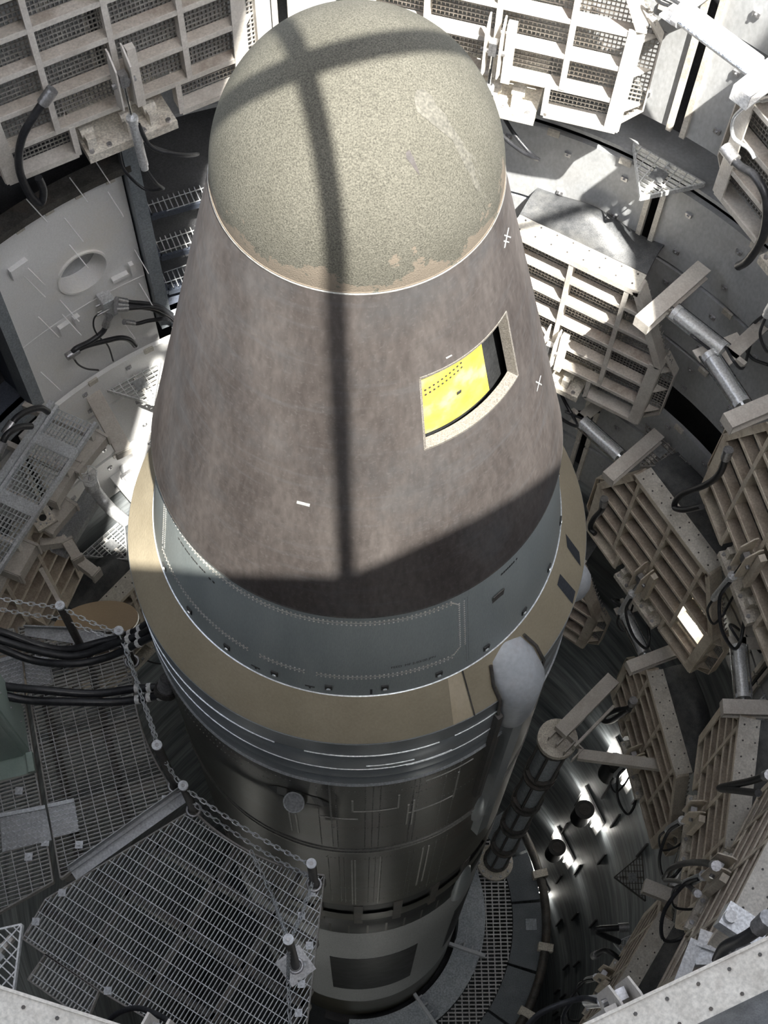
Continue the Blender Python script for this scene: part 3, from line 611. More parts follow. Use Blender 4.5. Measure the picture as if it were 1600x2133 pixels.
for (a, sgn) in ((A0, 1), (A1, -1)):
    vs = []
    for z in (H0, H1):
        r_ = rcone(z); vs += [pol(r_+.002, a-sgn*.3, z), pol(r_+.002, a+sgn*.5, z), pol(r_-TH, a+sgn*.5, z), pol(r_-TH, a-sgn*.3, z)]
    b.add(vs, [(j, (j+1) % 4, 4+(j+1) % 4, 4+j) for j in range(4)])
mobj(b, 'hatch_frame', 'honey', 40, label='pale honeycomb edge of the hatch opening')
b = MB(); vs = []
for z in (H0+.005, 2.66, 2.78, 2.9, H1+.2):
    for k in range(25): a = A0-2+(A1-A0-8)*k/24; vs.append(pol(rcone(z)-.075-.012*math.sin(k*.6)*0, a, z))
b.add(vs, [(i*25+k, i*25+k+1, (i+1)*25+k+1, (i+1)*25+k) for i in range(4) for k in range(24)])
yl = mobj(b, 'inner_panel', 'yellow', 50, label='yellow primed panel inside the hatch')
b = MB()
for k in range(11):
    for j in (0, 1):
        a = A0+2+k*1.75; z = 2.845+k*.005-j*.03; q = pol(rcone(z)-.073, a, z); b.box(q, (.0045, .002, .0045), (pol(1, a+90), pol(1, a), Vector((0, 0, 1))))
q = pol(rcone(2.72)-.073, -52, 2.72); b.box(q, (.013, .002, .012), (pol(1, 38), pol(1, -52), Vector((0, 0, 1)))); b.obj('hole', M['ink'], yl, kind='stuff')
b = MB().lathe([(rcone(3.25)-.12, 3.25), (rcone(2.4)-.12, 2.4)], -80, -16, 20); b.lathe([(rcone(3.2)-.02, 3.2), (rcone(3.2)-.13, 3.2)], -80, -16, 20); mobj(b, 'hatch_interior', 'black', 40)  # black shell stands in for the shade inside the hatch
for pl_, nm, mk in (([(619, 1042), (646, 1049), (645, 1055), (618, 1048)], 'label_tape', 'tape'),
                    ([(1058, 474), (1060, 474), (1052, 515), (1049, 517)], 'tape_mark', 'tape'), ([(1050, 488), (1064, 493), (1063, 496), (1049, 491)], 'tape_mark', 'tape'), ([(1049, 500), (1060, 503), (1060, 506), (1048, 503)], 'tape_mark', 'tape'),
                    ([(1125, 782), (1127, 782), (1119, 814), (1117, 816)], 'tape_mark', 'tape'), ([(1116, 793), (1128, 800), (1128, 803), (1115, 796)], 'tape_mark', 'tape')):
    patch(pl_, lambda x, y: cp(x, y), nm, mk, rv)
patch([(928, 744), (940, 738), (942, 740), (930, 747)], lambda x, y: cp(x, y), 'tape_mark', 'tape', rv)
# skirt, tan ring, tank sections
skirt = mobj(MB().lathe([(1.13, 1.30), (1.165, 1.30), (rskirt(1.0), 1.0), (rskirt(.6), .6), (1.3146, .308)], n=144), 'skirt', 'skirt', 40, label='blue grey riveted skirt below the cone')
mobj(MB().lathe([(1.3146, .312), (1.322, .309), (1.3175, .303)], n=144), 'skirt_seam', 'line', 60)
tan = mobj(MB().lathe([(1.3146, .308), (rtan(.15), .15), (1.524, .0)], n=144), 'tapered_ring', 'tan', 40, label='tan primed tapered ring')
mobj(MB().lathe([(1.524, 0), (1.527, -.006), (1.524, -.012), (1.524, -.26), (1.518, -.27), (1.524, -.28), (1.524, -.60), (1.516, -.61), (1.524, -.62), (1.524, -.78), (1.512, -.79), (1.524, -.81), (1.524, -.97)], n=144), 'alloy_band', 'band', 40, label='grey alloy bands with bright seams')
for z, d in ((-.012, .004), (-.985, .011), (-.955, .006)): mobj(MB().lathe([(1.524, z+d*1.2), (1.524+d, z+d*.3), (1.524+d*.7, z-d), (1.522, z-d*1.4)], n=144), 'seam_ring', 'line', 60)
def arcs(segs, name, m, w_=.006, r=1.526, parent=None):
    for a0, a1, z in segs:
        b = MB(); b.lathe([(r-.004, z+w_), (r+.004, z+w_*.5), (r+.004, z-w_*.5), (r-.004, z-w_)], a0, a1, max(3, int(abs(a1-a0)/3))); mobj(b, name, m, 60)
arcs([(-168, -110.5, -.27), (-103, -70, -.27), (-66, -50, -.26), (-168, -66, -.58), (-78, -46, -.60), (-88, -76, -.50)], 'bright_seam', 'line')
tank = mobj(MB().lathe([(1.524, -.97), (1.5235, -3.0), (1.5235, -5.5)], n=144), 'tank_shell', 'tank', 40, label='dark olive riveted tank shell')
for z in (-3.0, -3.1): mobj(MB().lathe([(1.523, z+.025), (1.533, z+.012), (1.533, z-.012), (1.523, z-.025)], n=144), 'seam_ring', 'dimline', 60)
mobj(MB().lathe([(1.524, -5.5), (1.50, -5.55), (1.50, -6.6), (1.524, -6.65), (1.524, -7.15)], n=144), 'interstage_ring', 'black', 30, label='dark interstage band with vent openings')
for k in range(12):
    a0 = -180+k*15+1.2
    if a0 < -15: mobj(MB().lathe([(1.526, -5.95), (1.53, -6.0), (1.53, -6.25), (1.526, -6.3)], a0, a0+12, 5), 'vent_shield', 'tank', 40)
    n_ = pol(1, a0-1.2); MB().box(pol(1.513, a0-1.2, -6.0), (.045, .016, .48), (pol(1, a0+88.8), n_, Vector((0, 0, 1)))).obj('vent_rib', M['dark'], ms).location = (0, 0, 15)
mobj(MB().lathe([(1.524, -6.65), (1.524, -7.15)], n=96), 'lower_olive_band', 'tank', 40)
mobj(MB().lathe([(1.5245, -7.15), (1.5245, -9.0)], n=96), 'upper_grey_band', 'grey', 40)
mobj(MB().lathe([(1.5245, -9.0), (1.5245, -11.8)], n=96), 'chequered_band', 'grey', 40)
for a0, a1 in ((-103, -62), (-40, 0), (-165, -125)): mobj(MB().lathe([(1.523, -9.0), (1.528, -9.0), (1.528, -11.8), (1.523, -11.8)], a0, a1, 14), 'black_patch', 'black', 40)
mobj(MB().lathe([(1.5245, -11.8), (1.5245, -13.2)], n=96), 'lower_grey_band', 'grey', 40)
mobj(MB().lathe([(1.524, -13.2), (1.524, -15.0)], n=96), 'tail_band', 'tank', 40)
# rivets
def rivets(pts, name, m, parent, s=.008):
    b = MB()
    for q, n_ in pts:
        t_ = Vector((-n_.y, n_.x, 0)); t_.normalize(); v_ = n_.cross(t_)
        vs = [q+t_*s, q+v_*s, q-t_*s, q-v_*s, q+n_*s*.8]; b.add(vs, [(0, 1, 4), (1, 2, 4), (2, 3, 4), (3, 0, 4)])
    return b.obj(name, M[m], parent, kind='stuff')
def arc_pts(a0, a1, z, rf, step=.026):
    r_ = rf(z); k = max(1, int(abs(R(a1-a0))*r_/step)); return [(pol(r_+.001, a0+(a1-a0)*i/k, z), pol(1, a0+(a1-a0)*i/k)) for i in range(k+1)]
def ver_pts(a, z0, z1, rf, step=.024):
    k = max(1, int(abs(z1-z0)/step)); return [(pol(rf(z0+(z1-z0)*i/k)+.001, a, z0+(z1-z0)*i/k), pol(1, a)) for i in range(k+1)]
P = []
for dz in (0, .035): P += arc_pts(-160, -64, 1.16+dz, rskirt)
for da in (0, 1.6): P += ver_pts(-61.5+da, .62, 1.13, rskirt)+ver_pts(-160+da, .62, 1.13, rskirt)
for a0, a1 in ((-160, -121), (-117, -104.5), (-101, -64)):
    for dz in (0, .035): P += arc_pts(a0, a1, .53+dz, rskirt)
for k in range(6): P += [(pol(rskirt(.56+.012*k)+.001, -63.5+.4*k, .56+.012*k), pol(1, -62)), (pol(rskirt(1.18-.012*k)+.001, -63.8+.45*k, 1.18-.012*k), pol(1, -62))]
rivets(P, 'rivet', 'edge', skirt)
for a0, a1, z in ((-160, -64, 1.178), (-160, -121, .547), (-117, -104.5, .547), (-101, -64, .547)):
    b = MB(); b.lathe([(rskirt(z)+.0, z+.005), (rskirt(z)+.004, z), (rskirt(z), z-.005)], a0, a1, 30); b.obj('doubler_seam', M['dimline'], skirt, smooth=50)
rivets(ver_pts(-59.6, .4, 1.15, rskirt, .02)+ver_pts(-58.8, .4, 1.15, rskirt, .02), 'rivet', 'navy', skirt, .003)
for k in range(13):                         # recessed bolt pockets around the skirt's foot
    a = -157.5+k*14.93; n_ = pol(1, a); t_ = pol(1, a+90); q = pol(rskirt(.40)+.003, a, .40)
    b = MB(); b.box(q, (.022, .005, .03), (t_, n_, Vector((0, 0, 1)))); pk = b.obj('bolt_pocket', M['ink'], skirt)
    b = MB(); b.cyl(q+n_*.004-Vector((0, 0, .018)), q+n_*.012-Vector((0, 0, .018)), .013, 8); b.obj('bolt', M['line'], pk)
for a in (-118.3, -102.8):
    q = pol(rskirt(.375)+.003, a, .375); n_ = pol(1, a); t_ = pol(1, a+90); b = MB(); b.box(q, (.03, .002, .006), (t_, n_, Vector((0, 0, 1)))); b.box(q-Vector((0, 0, .018)), (.006, .002, .018), (t_, n_, Vector((0, 0, 1)))); b.obj('stencil_mark', M['ink'], skirt)
q = pol(rskirt(.36)+.003, -86.5, .36); MB().box(q, (.007, .002, .045), (pol(1, 3.5), pol(1, -86.5), Vector((0, 0, 1)))).obj('slot', M['ink'], skirt)
MB().box(pol(rskirt(.91)+.001, -48.3, .91), (.045, .003, .05), (pol(1, 41.7), pol(1, -48.3), Vector((0, 0, 1)))).obj('dark_patch', M['dark'], skirt)
for a0, a1, z in ((-149.5, -136, 1.07), (-135, -133, 1.05), (-47, -40, 1.13)):   # worn stencil too faint to read: ink dashes
    b = MB(); a = a0
    while a < a1:
        l = random.choice((.4, .55, .7)); q = pol(rskirt(z)+.002, a+l/2, z); b.box(q, (R(l)*.55, .0015, .010), (pol(1, a+l/2+90), pol(1, a+l/2), Vector((0, 0, 1)))); a += l+random.choice((.25, .3, .8))
    b.obj('stencil_dash', M['ink'], skirt, kind='stuff')
def text_on(s, h, fn, name, m, parent):
    cu = bpy.data.curves.new(name, 'FONT'); cu.body = s; cu.size = h; cu.extrude = 0
    o = bpy.data.objects.new(name, cu); col.objects.link(o); bpy.context.view_layer.update()
    me = bpy.data.meshes.new_from_object(o.evaluated_get(bpy.context.evaluated_depsgraph_get())); bpy.data.objects.remove(o)
    wd = max(v.co.x for v in me.vertices)
    for v in me.vertices: v.co = fn(v.co.x/wd, v.co.y)
    me.materials.clear(); me.materials.append(M[m]); r_ = bpy.data.objects.new(name, me); col.objects.link(r_); r_.parent = parent; return r_
text_on('FEED  MF 2-03/20 JPN', .034, lambda u, y: pol(rskirt(.625+y)+.002, -81.2+12.4*u, .625+y), 'stencil_text', 'ink', skirt)
# tan ring details
for px in ([(1178, 1112), (1206, 1150), (1209, 1180), (1181, 1140)], [(1166, 1195), (1198, 1232), (1192, 1258), (1160, 1218)]):
    def tp(x, y):
        d = ray(x, y); k = (1.524-1.3146)/(-.308); a = d.x**2+d.y**2-(k*d.z)**2; r0 = 1.524+k*CAM.z; bb_ = 2*(CAM.x*d.x+CAM.y*d.y-k*d.z*r0); c = CAM.x**2+CAM.y**2-r0**2
        P_ = CAM+d*((-bb_-math.sqrt(max(0, bb_*bb_-4*a*c)))/(2*a)); return P_+Vector((P_.x, P_.y, .6)).normalized()*.003
    patch(px, tp, 'dark_patch', 'navy', tan)
b = MB(); b.beam(pol(1.318, -61, .306), pol(1.527, -61.4, -.004), .008, .008); b.obj('seam', M['dark'], tan)
b = MB(); b.add([pol(rtan(z)+.002, a, z) for z, a in ((.30, -65.5), (.30, -61.5), (.0, -61.8), (.0, -67.0))], [(0, 1, 2, 3)]); b.obj('highlight_patch', M['tanhighlight'], tan)  # soft highlight on the tan ring, painted as a paler patch
# fairing on the right with its raceway
a_f = -47; n_ = pol(1, a_f); t_ = pol(1, a_f+90); z_ = Vector((0, 0, 1))
b = MB(); vs = []; prof = [(.30, .02, .02), (.24, .13, .08), (.12, .175, .13), (0, .18, .155), (-.25, .165, .16), (-.5, .15, .155), (-.68, .12, .13), (-.76, .07, .08), (-.79, .01, .01)]
for z, wd, hgt in prof:
    base = rtan(z) if z > 0 else 1.524
    for k in range(13):
        u = math.pi*k/12; vs.append(n_*(base-.03+hgt*math.sin(u))+t_*(wd*math.cos(u))+z_*z)
b.add(vs, [(i*13+k, i*13+k+1, (i+1)*13+k+1, (i+1)*13+k) for i in range(len(prof)-1) for k in range(12)]); fg = mobj(b, 'fairing', 'fair', 60, label='pale bulbous fairing over the raceway')
b = MB()
for s in (-1, 1):
    pts = [n_*((rtan(z) if z > 0 else 1.524)+.004)+t_*(s*(wd+.018))+z_*z for z, wd, hgt in prof[1:7]]; b.tube(pts, .012, 6)
b.obj('fairing_flange', M['dark'], fg, smooth=60)
b = MB(); b.box(n_*1.55+z_*(-2.2), (.06, .05, 1.7), (t_, n_, z_)); mobj(b, 'raceway', 'band', None)
b = MB(); b.box(pol(1.54, -53.8, -1.3), (.022, .03, 1.0), (pol(1, 36.2), pol(1, -53.8), z_)); mobj(b, 'raceway_strip', 'dark', None)
for a, z, l in ((-47, -3.1, .5), (-44, -6.8, .9)):
    b = MB(); vs = []; pr = [(.5, .01, .0), (.35, .09, .06), (0, .13, .1), (-.35, .1, .07), (-.5, .01, .0)]
    n2 = pol(1, a); t2 = pol(1, a+90)
    for zz, wd, hgt in pr:
        for k in range(9): u = math.pi*k/8; vs.append(n2*(1.515+hgt*math.sin(u))+t2*(wd*math.cos(u))+z_*(z+zz*l*2))
    b.add(vs, [(i*9+k, i*9+k+1, (i+1)*9+k+1, (i+1)*9+k) for i in range(4) for k in range(8)]); mobj(b, 'blister', 'band', 60)
b = MB(); n2 = pol(1, -8); vs = []
for i in range(9):
    f = math.pi*i/8
    for k in range(13): u = math.pi*k/12; vs.append(n2*(1.50+.14*math.sin(u)*math.sin(f))+pol(1, 82)*(.12*math.cos(u)*math.sin(f))+z_*(-.55+.26*math.cos(f)))
b.add(vs, [(i*13+k, i*13+k+1, (i+1)*13+k+1, (i+1)*13+k) for i in range(8) for k in range(12)]); mobj(b, 'blister', 'fair', 60)
# stub in its dark recess, panel lines and rivets on the tank
q = pol(1.524, -106.8, -1.53); n2 = pol(1, -106.8); t2 = pol(1, -16.8)
b = MB(); pts = [(-.24, .0), (-.14, .12), (.02, .16), (.18, .1), (.27, -.02), (.2, -.09), (0, -.14), (-.16, -.1)]
b.add([q+n2*(.006-(p[0]**2)/(2*1.524))+t2*p[0]+z_*p[1]*1.1 for p in pts], [tuple(range(8))]); mobj(b, 'recess_plate', 'black', None)
e2 = (n2*.55+z_*.84).normalized(); q = q-z_*.03; mobj(MB().tube([q-e2*.06, q+e2*.11], .078, 20), 'umbilical_stub', 'dark', 40); mobj(MB().tube([q+e2*.105, q+e2*.115], .07, 20), 'stub_cap', 'plate', 40); mobj(MB().tube([q+e2*.112+(t2*math.cos(i*.2618)+t2.cross(e2)*math.sin(i*.2618))*.074 for i in range(24)], .006, 6, closed=True), 'stub_rim', 'line', 60)
P = []; rf = lambda z: 1.5245
for a0, a1, z in ((-101, -88, -1.15), (-97, -76, -2.25), (-86, -64, -1.05), (-84, -62, -1.22), (-84, -63, -1.40), (-160, -108, -1.12), (-150, -112, -1.3), (-76, -56, -1.8), (-100, -58, -3.35), (-100, -58, -4.6), (-80, -60, -2.9), (-97, -62, -5.2)): P += arc_pts(a0, a1, z, rf, .035)
for a in (-101, -96, -88, -75, -73.5, -62, -97.5, -86, -84, -66): P += ver_pts(a, -1.05, -2.9, rf, .05)+ver_pts(a+1.5, -3.3, -5.3, rf, .06)
rivets(P, 'rivet', 'dimline', tank, .007)
arcs([(-91.5, -79, -1.72), (-101, -90, -1.95), (-72, -58, -1.15), (-76, -62, -1.95)], 'panel_line', 'dimline', .008)
for a, z0, z1 in ((-97.5, -1.0, -2.0), (-91.5, -1.4, -1.72), (-79, -1.35, -1.72), (-74.5, -1.6, -2.35), (-76, -1.7, -2.3), (-62, -1.3, -2.0), (-110, -2.1, -2.7), (-108, -2.1, -2.7), (-92, -3.4, -5.4), (-91, -3.4, -5.4), (-83, -3.3, -5.4), (-69, -3.4, -5.0), (-67, -3.4, -4.9)):
    b = MB(); b.box(pol(1.526, a, (z0+z1)/2), (.007, .004, abs(z1-z0)/2), (pol(1, a+90), pol(1, a), z_)); mobj(b, 'panel_line', 'dimline', None)

# ------------------------------------------------------------------ lowered work platforms around the missile
ZP = -2.5
def T2(az):                                # local plan coords: x along the hinge, y outwards
    n = pol(1, az); return lambda P: (P.x*n.y-P.y*n.x, P.x*n.x+P.y*n.y)
def low_platform(lb, az, polys, d, extra):
    t = thing('lowered_platform', lb, 'platform', (0, 0, ZP), R(az-90), 'lowered work platforms'); rz = R(az-90)
    for poly in polys:
        pl2 = [T2(az)(p) for p in poly]
        grating(pl2, (0, 1), 0, .031, .0055, .03, .098, .006).obj('grating', M['galv'] if extra else M['grate2'], t, kind='stuff')
        frame_edges(pl2, .003, .012, .07, 'edge_bar', M['grate'], t)
    allp = [T2(az)(p) for poly in polys for p in poly]; x0, x1 = min(p[0] for p in allp), max(p[0] for p in allp); y0, y1 = min(p[1] for p in allp), max(p[1] for p in allp)
    big = [T2(az)(p) for p in polys[0]]
    for l in hatch_lines(big, (1, 0), .42, .05): MB().beam((*l[0], -.2), (*l[1], -.2), .05, .22).obj('frame_beam', M['dark'], t)
    for l in hatch_lines(big, (0, 1), .53, .0): MB().beam((*l[0], -.18), (*l[1], -.18), .03, .18).obj('stringer', M['dark'], t)
    return t
M['grate2'] = mat('dull_grating_steel', (.30, .30, .305), (.40, .40, .405), 10, .5, .3)
def arcp(a0, a1, r, n=10): return [pol(r, a0+(a1-a0)*i/n) for i in range(n+1)]
PA = arcp(174.5, 219.2, 1.86)+[pol(2.30, 219.0), pol(2.93, 218.8), pol(2.83, 175.5)]
PA2 = [pol(2.86, 175.6), pol(2.96, 218.7), pol(3.45, 217.5), pol(3.9, 205), pol(3.9, 182), pol(3.5, 176)]
PA2 = [Vector((-2.86, .21, 0)), Vector((-2.34, -1.86, 0)), Vector((-2.75, -2.1, 0)), Vector((-3.5, -1.6, 0)), Vector((-3.8, .1, 0))]
z0 = lambda x, y: at_z(x, y, ZP)
PBc = arcp(225.2, 261.9, 1.845)
PB = PBc+[z0(640, 2125), Vector((-.45, -3.35, 0)), Vector((-1.2, -3.05, 0)), z0(269, 2099), z0(207, 2063), z0(47, 1955), z0(95, 1873)]
PB2 = [z0(94, 1988), z0(205, 2064), z0(180, 2126), z0(58, 2040)]
pa = low_platform('dark lowered grating platform under the black cables, left of the missile', 196.8, [PA, PA2], None, False)
pb = low_platform('bright lowered grating platform in front of the missile at the bottom', 239, [PB, PB2], None, True)
def part_w(b, name, m, parent, **k):       # mesh written in world space under a placed parent
    o = b.obj(name, m, parent, **k); o.matrix_parent_inverse = (Matrix.Translation(parent.location) @ Matrix.Rotation(parent.rotation_euler[2], 4, 'Z')).inverted(); return o
b = MB(); k0, k1 = z0(152, 1822), z0(392, 1652); b.beam(k0+Vector((0, 0, .012)), k1+Vector((0, 0, .012)), .11, .008); e = (k1-k0).normalized(); nn = Vector((-e.y, e.x, 0)); b.beam(k0+nn*.055+Vector((0, 0, .05)), k1+nn*.055+Vector((0, 0, .05)), .008, .1); b.beam(k0+nn*.02+Vector((0, 0, .03)), k1+nn*.02+Vector((0, 0, .03)), .006, .04); part_w(b, 'kick_plate', M['plate'], pb)
b = MB(); P = arcp(225.2, 261.9, 1.85, 16)
for i in range(16): b.beam(P[i]+Vector((0, 0, ZP-.02)), P[i+1]+Vector((0, 0, ZP-.02)), .012, .1)
part_w(b, 'curved_lip', M['grate'], pb)
for px in ((345, 1665), (95, 1755), (60, 1785), (40, 1648), (165, 1760)):
    b = MB(); b.box(z0(*px)+Vector((0, 0, .008)), (.03, .03, .004)); b.cyl(z0(*px)+Vector((0, 0, .01)), z0(*px)+Vector((0, 0, .02)), .012, 6); part_w(b, 'hold_down_clip', M['galv'], pa)
for px in ((628, 1908), (650, 1860), (645, 1970), (635, 2010), (628, 2050), (622, 2110), (225, 2064), (165, 2118), (75, 1920), (130, 1860)):
    b = MB(); b.box(z0(*px)+Vector((0, 0, .008)), (.028, .028, .004)); b.cyl(z0(*px)+Vector((0, 0, .01)), z0(*px)+Vector((0, 0, .02)), .012, 6); part_w(b, 'hold_down_clip', M['galv'], pb)
# tread plates lying on the gratings
for i, (px, lb) in enumerate(([((0, 1700), (95, 1682), (108, 1750), (5, 1775)), 'wide checker plate on the left platform, by the image edge'], [((100, 1680), (155, 1668), (165, 1732), (112, 1745)), 'small checker plate next to the wide one on the left platform'],
                              [((0, 1378), (45, 1365), (52, 1432), (0, 1440)), 'checker plate under the green cabinet cables at far left'], [((50, 1370), (100, 1375), (110, 1422), (58, 1434)), 'dented checker plate between the two black cable bundles'])):
    P = [at_z(x, y, ZP+.012) for x, y in px]; c = sum(P, Vector())/4; t = thing('tread_plate', lb, 'plate', c, 0, 'tread plates on the left platform')
    b = MB(); b.slab([tuple((p-c)[:2]) for p in P], lambda x, y: (x, y, -.004), lambda x, y: (x, y, .004)); b.obj('sheet', M['plate'], t)
    b = MB(); u = P[1]-P[0]; v = P[3]-P[0]
    for a in range(9):
        for d in range(7):
            q = P[0]+u*((a+.5)/9)+v*((d+.5)/7)-c; s = .012 if (a+d) % 2 else -.012; b.beam(q+Vector((-.012, s*.5, .005)), q+Vector((.012, -s*.5, .005)), .006, .004)
    b.obj('tread_bar', M['galv'], t, kind='stuff')
    MB().beam(P[0]-c+Vector((0, 0, .014)), P[1]-c+Vector((0, 0, .014)), .03, .02).obj('bent_lip', M['galv'], t)
# guard posts and chains
posts = [((116, 1265), (168, 1345), 'chain post standing at the far left platform edge'), ((267, 1305), (276, 1380), 'chain post at the platform corner next to the tan disc'), ((335, 1548), (366, 1638), 'chain post halfway along the left platform edge'),
         ((386, 1634), (404, 1688), 'chain post at the junction of the two lowered platforms'), ((640, 1800), (655, 1843), 'chain post at the tip of the bright platform beside the missile'), ((606, 1955), (616, 2012), 'chain post on a white square foot on the bright platform')]
tops = []
for (tp_, bp_, lb) in posts:
    B_ = at_z(*bp_, ZP); h = max(.6, min(1.25, on_line(*tp_, B_)-ZP)); t = thing('guard_post', lb, 'post', B_, 0, 'chain guard posts'); tops.append(B_+Vector((0, 0, h)))
    MB().cyl((0, 0, 0), (0, 0, h-.02), .034, 14).obj('tube', M['dark'], t, smooth=40); MB().cyl((0, 0, h-.02), (0, 0, h+.004), .038, 14).obj('cap', M['galv'], t, smooth=40); b = MB(); b.cyl((0, 0, h), (0, 0, h+.01), .014, 8); b.obj('cap_bolt', M['steel'], t)
    b = MB(); b.tube([(.052*math.cos(i*.3927), .052*math.sin(i*.3927), .02) for i in range(16)], .012, 6, closed=True); b.obj('socket_ring', M['steel'], t, smooth=60)
    if 'white' in lb: b = MB(); b.box((.0, 0, .006), (.11, .11, .006), (Vector((.8, .6, 0)), Vector((-.6, .8, 0)), Vector((0, 0, 1)))); b.obj('foot_plate', M['white'], t)
lk = MB(); lk.tube([(.021*math.cos(a)+(.009 if math.cos(a) > 0 else -.009), .0145*math.sin(a), 0) for a in [i*math.pi/5 for i in range(10)]], .0045, 5, closed=True)
link0 = lk.obj('link', M['galv'], smooth=60); lme = link0.data; bpy.data.objects.remove(link0)
def chain(lb, pts, sag):
    t = thing('chain', lb, 'chain', pts[0], 0, 'guard chains'); k = 0
    dense = []
    for i in range(len(pts)-1):
        a, b_ = pts[i], pts[i+1]; L = (b_-a).length; n = max(4, int(L/.01))
        dense += [a.lerp(b_, j/n)-Vector((0, 0, sag*4*(j/n)*(1-j/n))) for j in range(n)]
    dense.append(pts[-1]); acc = 0; nxt = 0
    for i in range(len(dense)-1):
        acc += (dense[i+1]-dense[i]).length
        if acc >= nxt:
            nxt += .047; X = (dense[i+1]-dense[i]).normalized(); Y = X.cross(Vector((0, 0, 1)));
            if Y.length < .1: Y = X.cross(Vector((1, 0, 0)))
            Y.normalize(); Z = X.cross(Y)
            if k % 2: Y, Z = Z, -Y
            a = math.radians(25); Y, Z = Y*math.cos(a)+Z*math.sin(a), Z*math.cos(a)-Y*math.sin(a)
            o = bpy.data.objects.new('link', lme); col.objects.link(o); o.parent = t; p = dense[i]-pts[0]
            o.matrix_local = Matrix(((X.x, Y.x, Z.x, p.x), (X.y, Y.y, Z.y, p.y), (X.z, Y.z, Z.z, p.z), (0, 0, 0, 1))); k += 1
dn = Vector((0, 0, -.45)); ed = at_z(-60, 1232, ZP+.9)
chain('upper chain running off the left image edge to the first post', [ed, tops[0]-Vector((0, 0, .04))], .05)
chain('lower chain running off the left image edge to the first post', [ed+dn*.6, tops[0]+dn*.6], .05)
chain('upper chain hanging in front of the tan disc', [tops[0]-Vector((0, 0, .04)), tops[1]-Vector((0, 0, .04))], .06)
chain('lower chain hanging in front of the tan disc', [tops[0]+dn*.7, tops[1]+dn*.5], .06)
chain('upper chain along the left platform edge over the cable ends', [tops[1]-Vector((0, 0, .04)), tops[2]-Vector((0, 0, .04))], .12)
chain('lower chain along the left platform edge over the cable ends', [tops[1]+dn*.7, tops[2]+dn*.7], .12)
chain('short chain between the two posts where the platforms meet', [tops[2]-Vector((0, 0, .3)), tops[3]-Vector((0, 0, .1))], .12)
chain('upper chain along the curved edge of the bright platform', [tops[3]-Vector((0, 0, .06)), tops[4]-Vector((0, 0, .06))], .16)
chain('lower chain along the curved edge of the bright platform', [tops[3]+dn, tops[4]+dn*1.2], .2)
chain('dark chain from the tip post to the white footed post', [tops[4]+dn*1.2, tops[5]-Vector((0, 0, .1))], .15)
chain('loose chain lying across the bright platform to the white footed post', [at_z(525, 1778, ZP+.03), at_z(565, 1860, ZP+.05), tops[5]-Vector((0, 0, .06))], .02)
chain('chain trailing from the white footed post to the bottom image edge', [tops[5]-Vector((0, 0, .06)), at_z(600, 2040, ZP+.1), at_z(605, 2160, ZP+.05)], .02)
# cable bundles crossing to the missile
def bundle(lb, px, z, n, r, bands):
    P = spline([at_z(x, y, zz) for (x, y), zz in zip(px, z)], 8); c = P[0]; t = thing('cable_bundle', lb, 'cable', c, 0, 'black cable bundles')
    for k in range(n):
        off = [Vector((0, (k-(n-1)/2)*r*2.05*(1.0-.0*i), (r*.9 if k % 2 else 0)+.02*math.sin(i*.35+k*2))) for i in range(len(P))]
        MB().tube([p-c+o for p, o in zip(P, off)], r, 8).obj('cable', M['hose'], t, smooth=60)
    for f in bands:
        i = int(f*(len(P)-1)); d = (P[min(i+1, len(P)-1)]-P[i-1]).normalized()
        for k in range(n): q = P[i]-c+Vector((0, (k-(n-1)/2)*r*2.05, (r*.9 if k % 2 else 0)+.02*math.sin(i*.35+k*2))); MB().cyl(q-d*.018, q+d*.018, r*1.12, 10).obj('white_band', M['white'], t, smooth=60)
bundle('upper bundle of black cables sagging between the chain posts', [(-60, 1310), (0, 1333), (80, 1360), (150, 1368), (220, 1352), (285, 1328), (330, 1300)], [-1.8, -1.9, -2.0, -2.0, -1.95, -1.8, -1.6], 3, .032, (.8, .86))
bundle('lower pair of black cables with white bands reaching the missile', [(-60, 1425), (0, 1438), (80, 1450), (180, 1455), (260, 1450), (325, 1443), (345, 1440)], [-1.8, -1.85, -1.9, -1.95, -1.95, -1.9, -1.85], 2, .034, (.74, .80, .90))
b = MB(); q0 = at_z(345, 1440, -1.85); b.cyl(q0, pol(1.52, 199, -1.75), .075, 14); t = thing('umbilical_plug', 'round umbilical plug where the lower cables enter the missile', 'plug', q0); o = part_w(b, 'plug_body', M['steel'], t, smooth=40); b = MB(); e_ = (pol(1.52, 199, -1.75)-q0).normalized(); b.cyl(q0-e_*.02, q0+e_*.03, .09, 14); part_w(b, 'plug_collar', M['dark'], t, smooth=40)
# pale green cabinet on the left platform
cq = at_z(62, 1572, ZP); t = thing('cabinet', 'pale green steel cabinet standing on the left platform, cut by the image edge', 'cabinet', cq, R(14))
MB().bb(-.75, 0, -.0, .42, .02, 1.5).obj('body', M['green'], t); b = MB(); b.bb(-.012, .012, .03, .39, .06, 1.46); b.obj('side_panel', M['green'], t); b = MB(); b.bb(-.70, -.04, -.015, 0, .06, 1.46); b.obj('door', M['green'], t); b = MB(); b.bb(-.3, .03, -.16, .0, .0, .035); b.bb(-.02, .03, -.16, .0, .0, .07); b.obj('foot_bracket', M['green'], t)
b = MB()
for z in (.25, .6, .95): b.cyl((.012, .2, z), (.02, .2, z), .01, 8)
b.obj('screw', M['steel'], t, kind='stuff')
